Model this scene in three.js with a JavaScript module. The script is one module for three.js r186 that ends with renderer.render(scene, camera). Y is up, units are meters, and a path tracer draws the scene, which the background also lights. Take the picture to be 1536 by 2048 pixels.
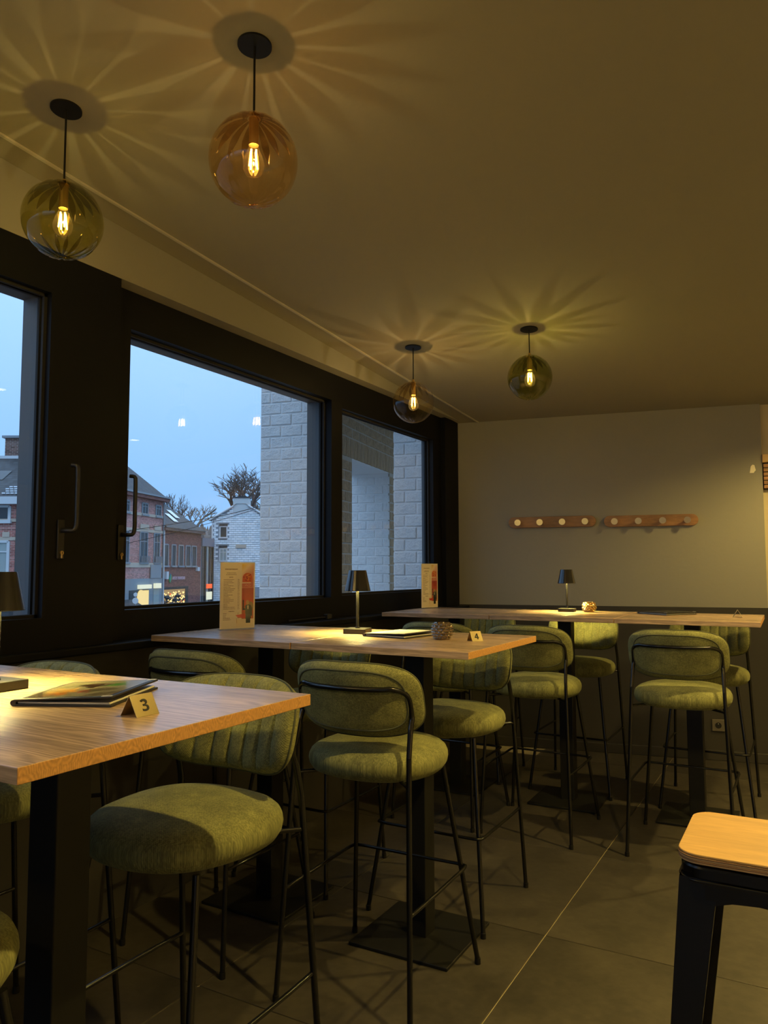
import * as THREE from 'three';
import { RoundedBoxGeometry } from 'three/addons/geometries/RoundedBoxGeometry.js';
import { mergeGeometries, mergeVertices } from 'three/addons/utils/BufferGeometryUtils.js';
import { FontLoader } from 'three/addons/loaders/FontLoader.js';
import { RectAreaLightUniformsLib } from 'three/addons/lights/RectAreaLightUniformsLib.js';
import { TextGeometry } from 'three/addons/geometries/TextGeometry.js';

// ------------------------------------------------------------------ camera, sky, exposure
const D2R = Math.PI / 180;
const scene = new THREE.Scene();
const camera = new THREE.PerspectiveCamera(68.06, 1536 / 2048, 0.02, 600);
camera.rotation.order = 'YXZ';
camera.position.set(0, 1.35, 0);
camera.rotation.set(4.336 * D2R, 29.205 * D2R, -0.15 * D2R);
scene.add(camera);
const renderer = new THREE.WebGLRenderer();
renderer.toneMapping = THREE.LinearToneMapping;
renderer.toneMappingExposure = 1.0;
renderer.shadowMap.enabled = true;
RectAreaLightUniformsLib.init();

// seeded noise
function rng(seed) { let s = seed | 0; return () => { s = (s + 0x6d2b79f5) | 0; let t = Math.imul(s ^ (s >>> 15), 1 | s); t = (t + Math.imul(t ^ (t >>> 7), 61 | t)) ^ t; return ((t ^ (t >>> 14)) >>> 0) / 4294967296; }; }
const hash = (x, y, s) => { let h = Math.imul(x, 374761393) + Math.imul(y, 668265263) + Math.imul(s, 1274126177); h = Math.imul(h ^ (h >>> 13), 1274126177); return ((h ^ (h >>> 16)) >>> 0) / 4294967296; };
const mod = (a, n) => ((a % n) + n) % n;
function vnoise(x, y, px, py, s) {           // value noise that repeats after px, py cells
  const ix = Math.floor(x), iy = Math.floor(y), fx = x - ix, fy = y - iy, u = fx * fx * (3 - 2 * fx), v = fy * fy * (3 - 2 * fy);
  const a = hash(mod(ix, px), mod(iy, py), s), b = hash(mod(ix + 1, px), mod(iy, py), s), c = hash(mod(ix, px), mod(iy + 1, py), s), d = hash(mod(ix + 1, px), mod(iy + 1, py), s);
  return a + (b - a) * u + (c - a) * v + (a - b - c + d) * u * v;
}
function fbm(x, y, px, py, s, n = 4) { let t = 0, a = 0.5, k = 1, w = 0; for (let i = 0; i < n; i++) { t += a * vnoise(x * k, y * k, px * k, py * k, s + i); w += a; a *= 0.5; k *= 2; } return t / w; }
function tex(w, h, fn, { srgb = true, rx = 1, ry = 1 } = {}) {
  const d = new Uint8Array(w * h * 4);
  for (let y = 0; y < h; y++) for (let x = 0; x < w; x++) { const c = fn(x / w, y / h), i = (y * w + x) * 4; for (let k = 0; k < 3; k++) d[i + k] = Math.max(0, Math.min(255, Math.round(c[k]))); d[i + 3] = 255; }
  const t = new THREE.DataTexture(d, w, h, THREE.RGBAFormat);
  t.wrapS = t.wrapT = THREE.RepeatWrapping; t.magFilter = THREE.LinearFilter; t.minFilter = THREE.LinearFilter;
  if (srgb) t.colorSpace = THREE.SRGBColorSpace;
  t.repeat.set(rx, ry); t.needsUpdate = true; return t;
}
const grey = (w, h, fn, o = {}) => tex(w, h, (x, y) => { const g = 255 * fn(x, y); return [g, g, g]; }, { ...o, srgb: false });

// dusk sky: clear blue with thin high cloud, the same all round
{
  const w = 512, h = 256, d = new Float32Array(w * h * 4);
  for (let y = 0; y < h; y++) for (let x = 0; x < w; x++) {
    const el = (y + 0.5) / h - 0.5;           // -0.5 straight down to 0.5 overhead
    const c = fbm(x / w * 8, y / h * 9, 8, 9, 5, 4), sn = Math.sin(Math.max(0, el) * Math.PI), cl = (c - 0.5) * 0.3, k = Math.pow(sn, 1.4), i = (y * w + x) * 4;
    d[i] = (0.265 + 1.05 * k) * (1 + cl); d[i + 1] = (0.58 + 1.3 * k) * (1 + cl * 0.5); d[i + 2] = (1.06 + 1.6 * k) * (1 + cl * 0.2); d[i + 3] = 1;
  }
  const t = new THREE.DataTexture(d, w, h, THREE.RGBAFormat, THREE.FloatType);
  t.mapping = THREE.EquirectangularReflectionMapping; t.magFilter = THREE.LinearFilter; t.needsUpdate = true;
  scene.background = t;
}
const WARM = new THREE.Color().setRGB(1, 0.71, 0.2), BULB = new THREE.Color().setRGB(1, 0.74, 0.34);

// ------------------------------------------------------------------ helpers
const taken = new Map();
function numbered(name) { const n = taken.get(name) ?? 0; taken.set(name, n + 1); return n ? name + '_' + String(n).padStart(3, '0') : name; }
function tag(o, label, category, group) { o.userData.label = label; o.userData.category = category; if (group) o.userData.group = group; return o; }
function thing(name, label, category, [x, y, z] = [0, 0, 0], turn = 0, group) {
  const o = new THREE.Group(); o.name = numbered(name); scene.add(o); o.position.set(x, y, z); o.rotation.y = turn; return tag(o, label, category, group);
}
function part(name, geo, mat, parent) { const m = new THREE.Mesh(geo, mat); m.name = name; m.castShadow = m.receiveShadow = true; parent.add(m); return m; }
function structure(name, label, category) { const o = new THREE.Group(); o.name = numbered(name); scene.add(o); o.userData.kind = 'structure'; o.userData.label = label; o.userData.category = category; return o; }
function copyOf(root, [x, y, z], turn, label, group) {
  const r = root.clone(); r.name = numbered(root.name.replace(/_\d{3}$/, '')); scene.add(r); r.position.set(x, y, z); r.rotation.y = turn; r.userData = { ...root.userData, label }; if (group) r.userData.group = group; return r;
}
const V = (x, y, z) => new THREE.Vector3(x, y, z);
function metreUv(g, sx = 1, sy = 1) {        // uv in metres by the way each face points
  if (g.index) g = g.toNonIndexed();
  const p = g.attributes.position, n = g.attributes.normal, uv = new Float32Array(p.count * 2);
  for (let i = 0; i < p.count; i += 3) {
    let ax = 0, ay = 0, az = 0;
    for (let k = 0; k < 3; k++) { ax += Math.abs(n.getX(i + k)); ay += Math.abs(n.getY(i + k)); az += Math.abs(n.getZ(i + k)); }
    for (let k = 0; k < 3; k++) {
      const j = i + k, x = p.getX(j), y = p.getY(j), z = p.getZ(j);
      const [u, v] = ay >= ax && ay >= az ? [x, z] : ax >= az ? [z, y] : [x, y];
      uv[j * 2] = u * sx; uv[j * 2 + 1] = v * sy;
    }
  }
  g.setAttribute('uv', new THREE.BufferAttribute(uv, 2)); return g;
}
const box = (w, h, d, x = 0, y = 0, z = 0) => metreUv(new THREE.BoxGeometry(w, h, d).translate(x, y, z));
const rbox = (w, h, d, r, x = 0, y = 0, z = 0) => metreUv(new RoundedBoxGeometry(w, h, d, 2, r).translate(x, y, z));
const span = (x0, x1, y0, y1, z0, z1) => box(x1 - x0, y1 - y0, z1 - z0, (x0 + x1) / 2, (y0 + y1) / 2, (z0 + z1) / 2);
const cyl = (r0, r1, h, x = 0, y = 0, z = 0, n = 24) => new THREE.CylinderGeometry(r0, r1, h, n).translate(x, y, z);
function tube(pts, r, seg = 40, rad = 8, closed = false, tension = 0.5) { return new THREE.TubeGeometry(new THREE.CatmullRomCurve3(pts.map((p) => V(...p)), closed, 'catmullrom', tension), seg, r, rad, closed); }
function bar(a, b, r, rad = 8) { return new THREE.TubeGeometry(new THREE.LineCurve3(V(...a), V(...b)), 1, r, rad, false); }
function capped(a, b, r, rad = 10) {
  const A = V(...a), B = V(...b), l = A.distanceTo(B), g = new THREE.CylinderGeometry(r, r, l, rad);
  g.applyQuaternion(new THREE.Quaternion().setFromUnitVectors(V(0, 1, 0), B.clone().sub(A).normalize())); g.translate((a[0] + b[0]) / 2, (a[1] + b[1]) / 2, (a[2] + b[2]) / 2); return g;
}
function grid(nu, nv, fn, closeU = false) {   // an indexed surface from a function, with uv
  const pos = [], uv = [], idx = [];
  for (let j = 0; j <= nv; j++) for (let i = 0; i <= nu; i++) { const [x, y, z, u, v] = fn(i / nu, j / nv); pos.push(x, y, z); uv.push(u ?? i / nu, v ?? j / nv); }
  for (let j = 0; j < nv; j++) for (let i = 0; i < nu; i++) { const a = j * (nu + 1) + i, b = a + 1, c = a + nu + 1, d = c + 1; idx.push(a, b, d, a, d, c); }
  const g = new THREE.BufferGeometry(); g.setAttribute('position', new THREE.Float32BufferAttribute(pos, 3)); g.setAttribute('uv', new THREE.Float32BufferAttribute(uv, 2)); g.setIndex(idx); g.computeVertexNormals();
  if (closeU) { const n = g.attributes.normal; for (let j = 0; j <= nv; j++) { const a = j * (nu + 1), b = a + nu; const s = V(n.getX(a) + n.getX(b), n.getY(a) + n.getY(b), n.getZ(a) + n.getZ(b)).normalize(); n.setXYZ(a, s.x, s.y, s.z); n.setXYZ(b, s.x, s.y, s.z); } }
  return g;
}
function mat(o) { return new THREE.MeshPhysicalMaterial(o); }
const rgb = (r, g, b) => new THREE.Color().setRGB(r, g, b);

// ------------------------------------------------------------------ materials
const plasterBump = grey(256, 256, (x, y) => fbm(x * 32, y * 32, 32, 32, 3, 4), { rx: 1.6, ry: 1.6 });
const M = {};
M.wall = mat({ color: rgb(0.265, 0.25, 0.215), roughness: 0.85, bumpMap: plasterBump, bumpScale: 0.0006 });
M.ceiling = mat({ color: rgb(0.29, 0.265, 0.2), roughness: 0.9, bumpMap: plasterBump, bumpScale: 0.0005 });
M.wainscot = mat({ color: rgb(0.03, 0.027, 0.022), roughness: 0.7, bumpMap: plasterBump, bumpScale: 0.0004 });
M.lightWall = mat({ color: rgb(0.5, 0.43, 0.3), roughness: 0.85 });  // pale, for the bounce walls and the lit doorway strip
M.frame = mat({ color: rgb(0.0055, 0.006, 0.0085), roughness: 0.5, specularIntensity: 0.3 });
M.frameOut = mat({ color: rgb(0.075, 0.08, 0.085), roughness: 0.55 });
M.gasket = mat({ color: rgb(0.006, 0.006, 0.007), roughness: 0.8 });
M.black = mat({ color: rgb(0.004, 0.004, 0.0045), roughness: 0.22 });
M.blackMatt = mat({ color: rgb(0.006, 0.006, 0.006), roughness: 0.5, specularIntensity: 0.6 });
M.handle = mat({ color: rgb(0.012, 0.0125, 0.014), roughness: 0.38 });
M.brass = mat({ color: rgb(0.72, 0.5, 0.2), roughness: 0.3, metalness: 1 });
M.brassTag = mat({ color: rgb(0.62, 0.5, 0.26), roughness: 0.28, metalness: 1 });
M.alu = mat({ color: rgb(0.62, 0.58, 0.5), roughness: 0.45, metalness: 0.4 });
M.pane = mat({ color: rgb(1, 1, 1), transmission: 1, roughness: 0.0, thickness: 0, ior: 1.5 });
const tileTex = (s) => tex(512, 512, (x, y) => { const a = fbm(x * 5, y * 5, 5, 5, s, 5), b = fbm(x * 40, y * 40, 40, 40, s + 9, 3), k = 54 + 30 * (a - 0.5) + 18 * (b - 0.5); return [k * 1.04, k * 0.96, k * 0.82]; });
M.tiles = [11, 23, 37].map((s) => mat({ map: tileTex(s), roughness: 0.5, bumpMap: plasterBump, bumpScale: 0.0004 }));
M.grout = mat({ color: rgb(0.3, 0.26, 0.16), roughness: 0.9 });

// oak tops: grain runs along u
const oakMap = tex(1024, 512, (x, y) => {
  const plank = Math.floor(y * 4), o = hash(plank, 3, 8), w = fbm(x * 3 + o * 3, y * 12, 3, 12, 21 + plank, 4);
  const ring = Math.sin((y * 90 + w * 14 + Math.sin(x * 6.283) * 0.6) * 2.2), fib = fbm(x * 24, y * 256, 24, 256, 31, 3);
  const k = 1 + 0.10 * ring * (0.4 + w) + 0.22 * (fib - 0.5) + 0.14 * (o - 0.5) + 0.2 * (w - 0.5);
  return [164 * k, 139 * k, 114 * k];
}, { rx: 1 / 0.9, ry: 1 / 0.5 });
const oakBump = grey(1024, 512, (x, y) => fbm(x * 20, y * 220, 20, 220, 31, 3), { rx: 1 / 0.9, ry: 1 / 0.5 });
const endMap = tex(512, 128, (x, y) => {
  const c = fbm(x * 6, y * 2, 6, 2, 41, 3), seg = Math.floor(x * 9), cx = (seg + hash(seg, 1, 5)) / 9, dx = (x - cx) * 7, dy = y * 1.4 - 1.2 + hash(seg, 2, 5) * 2;
  const ring = Math.sin(Math.hypot(dx * 3, dy * 1.2) * 30 + c * 4), fib = fbm(x * 120, y * 20, 120, 20, 44, 2), k = 1 + 0.07 * ring + 0.16 * (fib - 0.5);
  return [186 * k, 138 * k, 82 * k];
}, { rx: 1 / 0.35, ry: 1 / 0.09 });
M.oak = mat({ map: oakMap, roughness: 0.27, ior: 1.48, bumpMap: oakBump, bumpScale: 0.00012 });
M.oakEnd = mat({ map: endMap, roughness: 0.55 });
const plyMap = tex(512, 256, (x, y) => { const w = fbm(x * 2, y * 10, 2, 10, 61, 4), f = fbm(x * 14, y * 150, 14, 150, 62, 3), k = 1 + 0.16 * (w - 0.5) + 0.2 * (f - 0.5); return [166 * k, 132 * k, 80 * k]; }, { rx: 1 / 0.5, ry: 1 / 0.3 });
M.ply = mat({ map: plyMap, roughness: 0.5 });
M.plyDark = mat({ color: rgb(0.22, 0.12, 0.05), roughness: 0.6 });
M.plyLight = mat({ color: rgb(0.55, 0.36, 0.16), roughness: 0.6 });
const rackMap = tex(512, 64, (x, y) => { const w = fbm(x * 4, y * 4, 4, 4, 71, 4), f = fbm(x * 24, y * 60, 24, 60, 72, 3), k = 1 + 0.5 * (w - 0.5) + 0.3 * (f - 0.5); return [142 * k, 104 * k, 70 * k]; }, { rx: 1 / 0.7, ry: 1 / 0.1 });
M.rack = mat({ map: rackMap, roughness: 0.5 });

// fabric: a fine basket weave, uv in metres
const weave = grey(128, 128, (x, y) => { const a = Math.sin(x * 6.2832 * 8), b = Math.sin(y * 6.2832 * 8), o = (Math.floor(x * 16) + Math.floor(y * 16)) % 2; return 0.5 + 0.22 * (o ? Math.abs(a) : -Math.abs(b)) + 0.35 * (fbm(x * 16, y * 16, 16, 16, 7, 3) - 0.5); }, { rx: 1 / 0.045, ry: 1 / 0.045 });
const fabMap = tex(256, 256, (x, y) => { const o = (Math.floor(x * 64) + Math.floor(y * 64)) % 2, f = fbm(x * 64, y * 64, 64, 64, 81, 3), c = fbm(x * 6, y * 6, 6, 6, 83, 4), k = 1 + 0.06 * (o - 0.5) + 0.55 * (f - 0.5) + 0.3 * (c - 0.5); return [112 * k, 113 * k, 68 * k]; }, { rx: 1 / 0.18, ry: 1 / 0.18 });
M.fabric = mat({ map: fabMap, roughness: 0.85, bumpMap: weave, bumpScale: 0.0008, sheen: 0.6, sheenColor: rgb(0.35, 0.38, 0.22), sheenRoughness: 0.5 });
M.seam = mat({ color: rgb(0.07, 0.075, 0.04), roughness: 0.9 });

// ------------------------------------------------------------------ the room
const BY = 10.677 * D2R, WALL = V(-0.691, 0, -5.923), SLOPE = 0.064;
const cu = Math.cos(BY), su = Math.sin(BY);
const ceilY = (x, z) => 2.529 + SLOPE * ((x - WALL.x) * su + (z - WALL.z) * cu);
const backZ = (x) => WALL.z - (x - WALL.x) * Math.tan(BY);
const tiltDown = new THREE.Quaternion().setFromUnitVectors(V(0, 1, 0), V(-SLOPE * su, 1, -SLOPE * cu).normalize());

{ // floor: large square tiles with pale joints
  const f = structure('floor', 'dark stone tiled floor with thin pale joints', 'floor');
  part('joint_bed', span(-2.62, 4.72, -0.2, -0.0035, -7.3, 4.72), M.grout, f);
  const g = metreUv(new RoundedBoxGeometry(0.881, 0.014, 0.871, 1, 0.0015)); let k = 0;
  for (let i = -2; i < 7; i++) for (let j = -5; j < 9; j++) {
    const x = -0.905 + 0.885 * (i + 0.5), z = -2.83 + 0.875 * (j + 0.5);
    if (x < -2.7 || x > 4.7 || z > 4.8 || z - 0.43 < backZ(x) - 0.6) continue;
    const t = part('tile', g, M.tiles[(k * 7 + i * 2 + j) % 3 < 0 ? 0 : Math.abs((k * 7 + i * 2 + j) % 3)], f); t.position.set(x, -0.007, z); t.rotation.y = (k++ % 2) * Math.PI;
  }
}
function prism(pts, yTop, yBot) { // a slab over a polygon of world x, z
  const pos = [], top = pts.map(([x, z]) => [x, yTop(x, z), z]), bot = pts.map(([x, z]) => [x, yBot(x, z), z]), q = (a, b, c) => pos.push(...a, ...b, ...c);
  for (let i = 1; i < pts.length - 1; i++) { q(top[0], top[i + 1], top[i]); q(bot[0], bot[i], bot[i + 1]); }
  for (let i = 0; i < pts.length; i++) { const j = (i + 1) % pts.length; q(top[i], top[j], bot[j]); q(top[i], bot[j], bot[i]); }
  const g = new THREE.BufferGeometry(); g.setAttribute('position', new THREE.Float32BufferAttribute(pos, 3)); g.computeVertexNormals(); return metreUv(g);
}
{
  const c = structure('ceiling', 'plain taupe sloping plaster ceiling', 'ceiling');
  part('plaster', prism([[-2.62, backZ(-2.62) - 0.1], [4.72, backZ(4.72) - 0.1], [4.72, 4.72], [-2.62, 4.72]], (x, z) => ceilY(x, z) + 0.14, ceilY), M.ceiling, c);
  // thin pale metal track running along the ceiling beside the windows
  const t = structure('trim_1', 'thin pale metal track along the ceiling beside the windows', 'trim');
  const x = -2.274, z0 = backZ(x), z1 = 4.6, y0 = ceilY(x, z0), y1 = ceilY(x, z1), l = Math.hypot(z1 - z0, y1 - y0);
  const m = part('track', box(0.011, 0.008, l), M.alu, t); m.position.set(x, (y0 + y1) / 2 - 0.004, (z0 + z1) / 2); m.rotation.x = -Math.atan2(y1 - y0, z1 - z0);
}
{ // back wall, turned a little out of square; painted dark below
  const w = structure('wall_back', 'taupe painted back wall with a dark painted lower part', 'wall');
  w.position.copy(WALL); w.rotation.y = BY;
  part('upper_wall', span(-1.935, 0.434, 1.073, 2.9, -0.2, 0), M.wall, w);
  part('lower_wall', span(-1.935, 5.6, 0, 1.073, -0.2, 0.004), M.wainscot, w);
  part('lit_doorway_wall', span(0.434, 5.6, 1.073, 3.1, -0.2, -0.03), M.lightWall, w);  // lighter warm colour stands in for a lit doorway
  const b = structure('baseboard_back', 'dark baseboard along the back wall', 'baseboard'); b.position.copy(WALL); b.rotation.y = BY;
  part('board', rbox(7.6, 0.068, 0.02, 0.004, 1.8, 0.034, 0.013), M.wainscot, b);
}
{
  const w = structure('wall_right', 'plain wall on the far right, coloured pale to bounce light', 'wall'); part('plaster', span(4.6, 4.75, 0, 3.4, -7.4, 4.75), M.lightWall, w);  // pale colour chosen to throw fill light back into the room
  const r = structure('wall_rear', 'plain wall behind the viewer, coloured pale to bounce light', 'wall'); for (const [a, b, c, d] of [[-2.65, 4.75, 0, 1.06], [-2.65, 4.75, 2.54, 3.5], [-2.65, -2.35, 1.06, 2.54], [2.2, 4.75, 1.06, 2.54]]) part('plaster', span(a, b, c, d, 4.6, 4.75), M.lightWall, r);
  const up = structure('wall_upper_added', 'added unseen storey keeping sky light off the brick passage', 'wall'); part('masonry', span(-2.65, 4.75, 3.5, 7.5, -8, 4.75), M.wall, up);  // unseen mass, added to block sky light from the passage
  const l = structure('wall_window', 'window wall with dark parapet and a taupe bulkhead above', 'wall');
  part('parapet', span(-2.65, -2.405, 0, 1.05, -5.72, 4.65), M.wainscot, l);
  part('sill', rbox(0.3, 0.03, 10.3, 0.006, -2.51, 1.05, -0.53), M.frame, l);
  part('bulkhead', span(-2.65, -2.40, 2.535, 3.4, -5.72, 4.65), M.wall, l);
  part('post', span(-2.65, -2.402, 1.06, 2.535, -2.108, -1.934), M.frame, l);
  part('post', span(-2.65, -2.402, 1.06, 2.535, 1.3, 1.5), M.frame, l);
  part('post', span(-2.65, -2.402, 1.06, 2.535, 4.4, 4.65), M.frame, l);
  part('corner_post', span(-2.575, -2.44, 1.06, 2.535, -5.72, -5.345), M.frame, l);
}
// a window: frame members round an opening, rubber seals, two panes
function makeWindow(n, label, xf, zo, yo, zi, yi, xg = -2.54, xb = -2.655) { // outer z and y range, opening z and y range, depth of the glass and of the outer face
  const w = structure('window_' + n, label, 'window');
  const [z0, z1] = zo, [y0, y1] = yo, [a0, a1] = zi, [b0, b1] = yi;
  for (const [p, x0, x1, m] of [['sash', xg + 0.02, xf, M.frame], ['outer_frame', xb, xg - 0.02, M.frameOut]]) {
    part(p, span(x0, x1, y0, y1, z0, a0), m, w); part(p, span(x0, x1, y0, y1, a1, z1), m, w);
    part(p, span(x0, x1, y0, b0, a0, a1), m, w); part(p, span(x0, x1, b1, y1, a0, a1), m, w);
  }
  const e = 0.012;
  for (const x of [xg + 0.0125, xg - 0.0135]) {
    part('seal', span(x - 0.006, x + 0.006, y0 + 0.02, y1 - 0.02, a0 - 0.02, a0 + e), M.gasket, w); part('seal', span(x - 0.006, x + 0.006, y0 + 0.02, y1 - 0.02, a1 - e, a1 + 0.02), M.gasket, w);
    part('seal', span(x - 0.006, x + 0.006, b0 - 0.02, b0 + e, a0, a1), M.gasket, w); part('seal', span(x - 0.006, x + 0.006, b1 - e, b1 + 0.02, a0, a1), M.gasket, w);
  }
  for (const x of [xg + 0.006, xg - 0.007]) { const p = part('pane', new THREE.PlaneGeometry(a1 - a0, b1 - b0), M.pane, w); p.position.set(x, (b0 + b1) / 2, (a0 + a1) / 2); p.rotation.y = Math.PI / 2; }
  return w;
}
const win1 = makeWindow(1, 'near black framed sliding window with a tall pull handle', -2.402, [-1.934, 1.3], [1.065, 2.535], [-1.787, 1.16], [1.18, 2.372], -2.446, -2.565);
const win2 = makeWindow(2, 'middle black framed window with a pull handle at its left', -2.476, [-2.108, -3.845].sort((a, b) => a - b), [1.065, 2.535], [-3.785, -2.23], [1.186, 2.372]);
makeWindow(3, 'narrow black framed window next to the back wall', -2.476, [-5.345, -3.845], [1.065, 2.535], [-5.2, -3.905], [1.193, 2.342], -2.53, -2.575);
makeWindow(4, 'black framed window behind the viewer', -2.476, [1.5, 4.4], [1.065, 2.535], [1.65, 4.25], [1.186, 2.372]);

const fillWin5 = makeWindow(5, 'added unseen window behind the viewer letting in fill daylight', -2.476, [-2.35, 2.2], [1.06, 2.54], [-2.25, 2.1], [1.14, 2.45]); fillWin5.rotation.y = Math.PI / 2; fillWin5.position.z = 2.1;  // made-up opening, added for daylight from behind
function pullHandle(win, x, z, label) { // a tall pull handle: the grip, its plate and the lock below
  const h = part('handle', tube([[0.008, 0.105, -0.002], [0.035, 0.103, -0.008], [0.052, 0.106, -0.02], [0.056, 0.13, -0.026], [0.056, 0.2, -0.026], [0.056, 0.32, -0.026], [0.052, 0.343, -0.024], [0.035, 0.347, -0.015]], 0.0085, 48, 10), M.handle, win);
  h.position.set(x, 1.392, z); h.userData.label = label;
  part('plate', rbox(0.008, 0.145, 0.03, 0.003, 0.004, 0.072, 0), M.handle, h);
  part('lock_cylinder', mergeGeometries([cyl(0.0075, 0.0075, 0.006, 0, 0, 0, 20).toNonIndexed().rotateZ(Math.PI / 2).translate(0.01, 0.022, -0.002), rbox(0.006, 0.017, 0.0075, 0.002, 0.01, 0.01, -0.002)]), M.brass, h);
  part('keyhole', box(0.001, 0.008, 0.0016, 0.0138, 0.022, -0.002), M.gasket, h);
}
pullHandle(win1, -2.402, -1.852, 'tall grey pull handle with a brass lock');
pullHandle(win2, -2.476, -2.196, 'black pull handle with a brass lock');
{ // small stay latch under the middle window
  const s = thing('window_stay', 'small dark metal window stay lying on the sill behind the middle table', 'latch', [-2.43, 1.066, -3.55]);
  part('rod', capped([0, 0.012, 0.25], [0, 0.012, -0.1], 0.005), M.handle, s); part('knuckle', rbox(0.03, 0.03, 0.05, 0.005, 0, 0.015, -0.13), M.handle, s);
}

// ------------------------------------------------------------------ lamps
const glass = (r, g, b) => mat({ color: rgb(r, g, b), transmission: 1, roughness: 0, thickness: 0, ior: 1.5 });
M.amber = glass(0.95, 0.8, 0.55); M.olive = glass(0.74, 0.72, 0.38); M.champagne = glass(0.96, 0.87, 0.68); M.bottle = glass(0.6, 0.62, 0.3);
M.amberRib = glass(0.6, 0.46, 0.27); M.oliveRib = glass(0.5, 0.46, 0.22); M.champagneRib = glass(0.58, 0.5, 0.36); M.bottleRib = glass(0.45, 0.45, 0.2);
M.clear = mat({ color: rgb(1, 0.86, 0.55), transmission: 1, roughness: 0.05, thickness: 0, emissive: rgb(1, 0.5, 0.08), emissiveIntensity: 0.7 });
M.filament = mat({ color: rgb(0, 0, 0), emissive: rgb(1, 0.62, 0.16), emissiveIntensity: 40 });
function globe(r, squash, wob, seed) {        // blown glass: round, with soft optic flutes that fade at the waist
  const g = rng(seed), a = g() * 6, b = g() * 6;
  return grid(96, 48, (u, v) => {
    const ph = u * 2 * Math.PI, th = 0.13 + v * (Math.PI - 0.13), s = Math.sin(th), c = Math.cos(th), fl = Math.pow(Math.abs(c), 2.2) * 0.012 * Math.cos(14 * ph) + wob * (Math.sin(ph + a) * 0.5 * c + 0.3 * Math.sin(2 * ph + b) * s);
    const k = r * (1 + fl); return [k * s * Math.cos(ph), k * c * squash, -k * s * Math.sin(ph)];
  }, true);
}
function rib(r, squash, ph0, w, t0, t1) {     // one flute as a glass strip, tinted darker to cast streaks on the ceiling
  return grid(3, 14, (u, v) => { const th = t0 + v * (t1 - t0), taper = Math.min(1, 2.4 * (1 - v)), ph = ph0 + (u - 0.5) * w * taper, k = r * (0.985 - 0.006 * Math.sin(Math.PI * u)); return [k * Math.sin(th) * Math.cos(ph), k * Math.cos(th) * squash, -k * Math.sin(th) * Math.sin(ph)]; });
}
function pendant(x, z, yGlobe, gm, rm, label, seed, squash, power, low = false, group = 'glass globe pendant lamps') {
  const yc = ceilY(x, z), p = thing('pendant_lamp', label, 'lamp', [x, yc, z], 0, group);
  const R = 0.12, yg = yGlobe - yc, yt = yg + R * squash, q = rng(seed);
  const can = part('canopy', cyl(0.047, 0.047, 0.006, 0, -0.003, 0, 40), M.blackMatt, p); can.quaternion.copy(tiltDown);
  part('cord', capped([0, -0.004, 0], [0, yt + 0.012, 0], 0.0032, 8), M.blackMatt, p);
  part('ferrule', cyl(0.006, 0.0085, 0.016, 0, yt + 0.006, 0, 16), M.brass, p);
  const cap = part('glass_cap', cyl(0.015, 0.018, 0.003, 0, yt - 0.003, 0, 24), M.brass, p); cap.castShadow = true;
  part('socket', cyl(0.0135, 0.0135, 0.075, 0, yt - 0.042, 0, 20), M.brass, p);
  const gl = part('globe', globe(R, squash, 0.014, seed), gm, p); gl.position.y = yg;
  for (let k = 0; k < 17; k++) { const r = part('flute', rib(R, squash, (k + 0.3 * (q() - 0.5)) / 17 * 2 * Math.PI, 0.25 + 0.09 * q(), 0.16, 1.0 + 0.25 * q()), rm, gl); r.castShadow = true; }
  if (low) for (let k = 0; k < 14; k++) part('flute', rib(R, squash, (k + 0.35 * (q() - 0.5)) / 14 * 2 * Math.PI, 0.22, Math.PI - 0.02, 2.1 + 0.3 * q()), rm, gl);
  const yb = yt - 0.08;
  const bulb = part('bulb', new THREE.LatheGeometry([[0.0125, 0], [0.016, -0.012], [0.025, -0.032], [0.03, -0.052], [0.028, -0.07], [0.019, -0.084], [0, -0.09]].map(([a, b]) => new THREE.Vector2(a, b)), 24), M.clear, p); bulb.position.y = yb;
  const fil = part('filament', mergeGeometries([0, 1, 2, 3].map((k) => capped([0.009 * Math.cos(k * 1.57), -0.014, 0.009 * Math.sin(k * 1.57)], [0.013 * Math.cos(k * 1.57 + 0.3), -0.062, 0.013 * Math.sin(k * 1.57 + 0.3)], 0.0024, 6))), M.filament, bulb);
  const l = new THREE.PointLight(BULB, power); l.position.set(0, yb - 0.038, 0); l.castShadow = true; l.shadow.radius = 0.05; l.name = 'bulb_glow'; p.add(l);
  return p;
}
pendant(-1.975, -1.5, 2.43, M.olive, M.oliveRib, 'olive glass globe pendant hanging before the near window', 101, 0.98, 0.23, true);
pendant(-1.28, -1.565, 2.462, M.amber, M.amberRib, 'amber glass globe pendant hanging highest and nearest', 202, 1.03, 0.17);
pendant(-1.966, -3.87, 2.317, M.champagne, M.champagneRib, 'pale champagne glass globe pendant in front of the narrow window', 303, 1.0, 0.3);
pendant(-1.276, -3.9, 2.381, M.bottle, M.bottleRib, 'dark green glass globe pendant nearest the back wall', 404, 1.0, 0.42);
pendant(-1.975, 0.85, 2.56, M.champagne, M.champagneRib, 'glass globe pendant behind the viewer near the windows', 505, 1.0, 1.8);
pendant(-1.28, 0.8, 2.6, M.olive, M.oliveRib, 'glass globe pendant behind the viewer over the aisle', 606, 1.0, 1.9);

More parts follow.
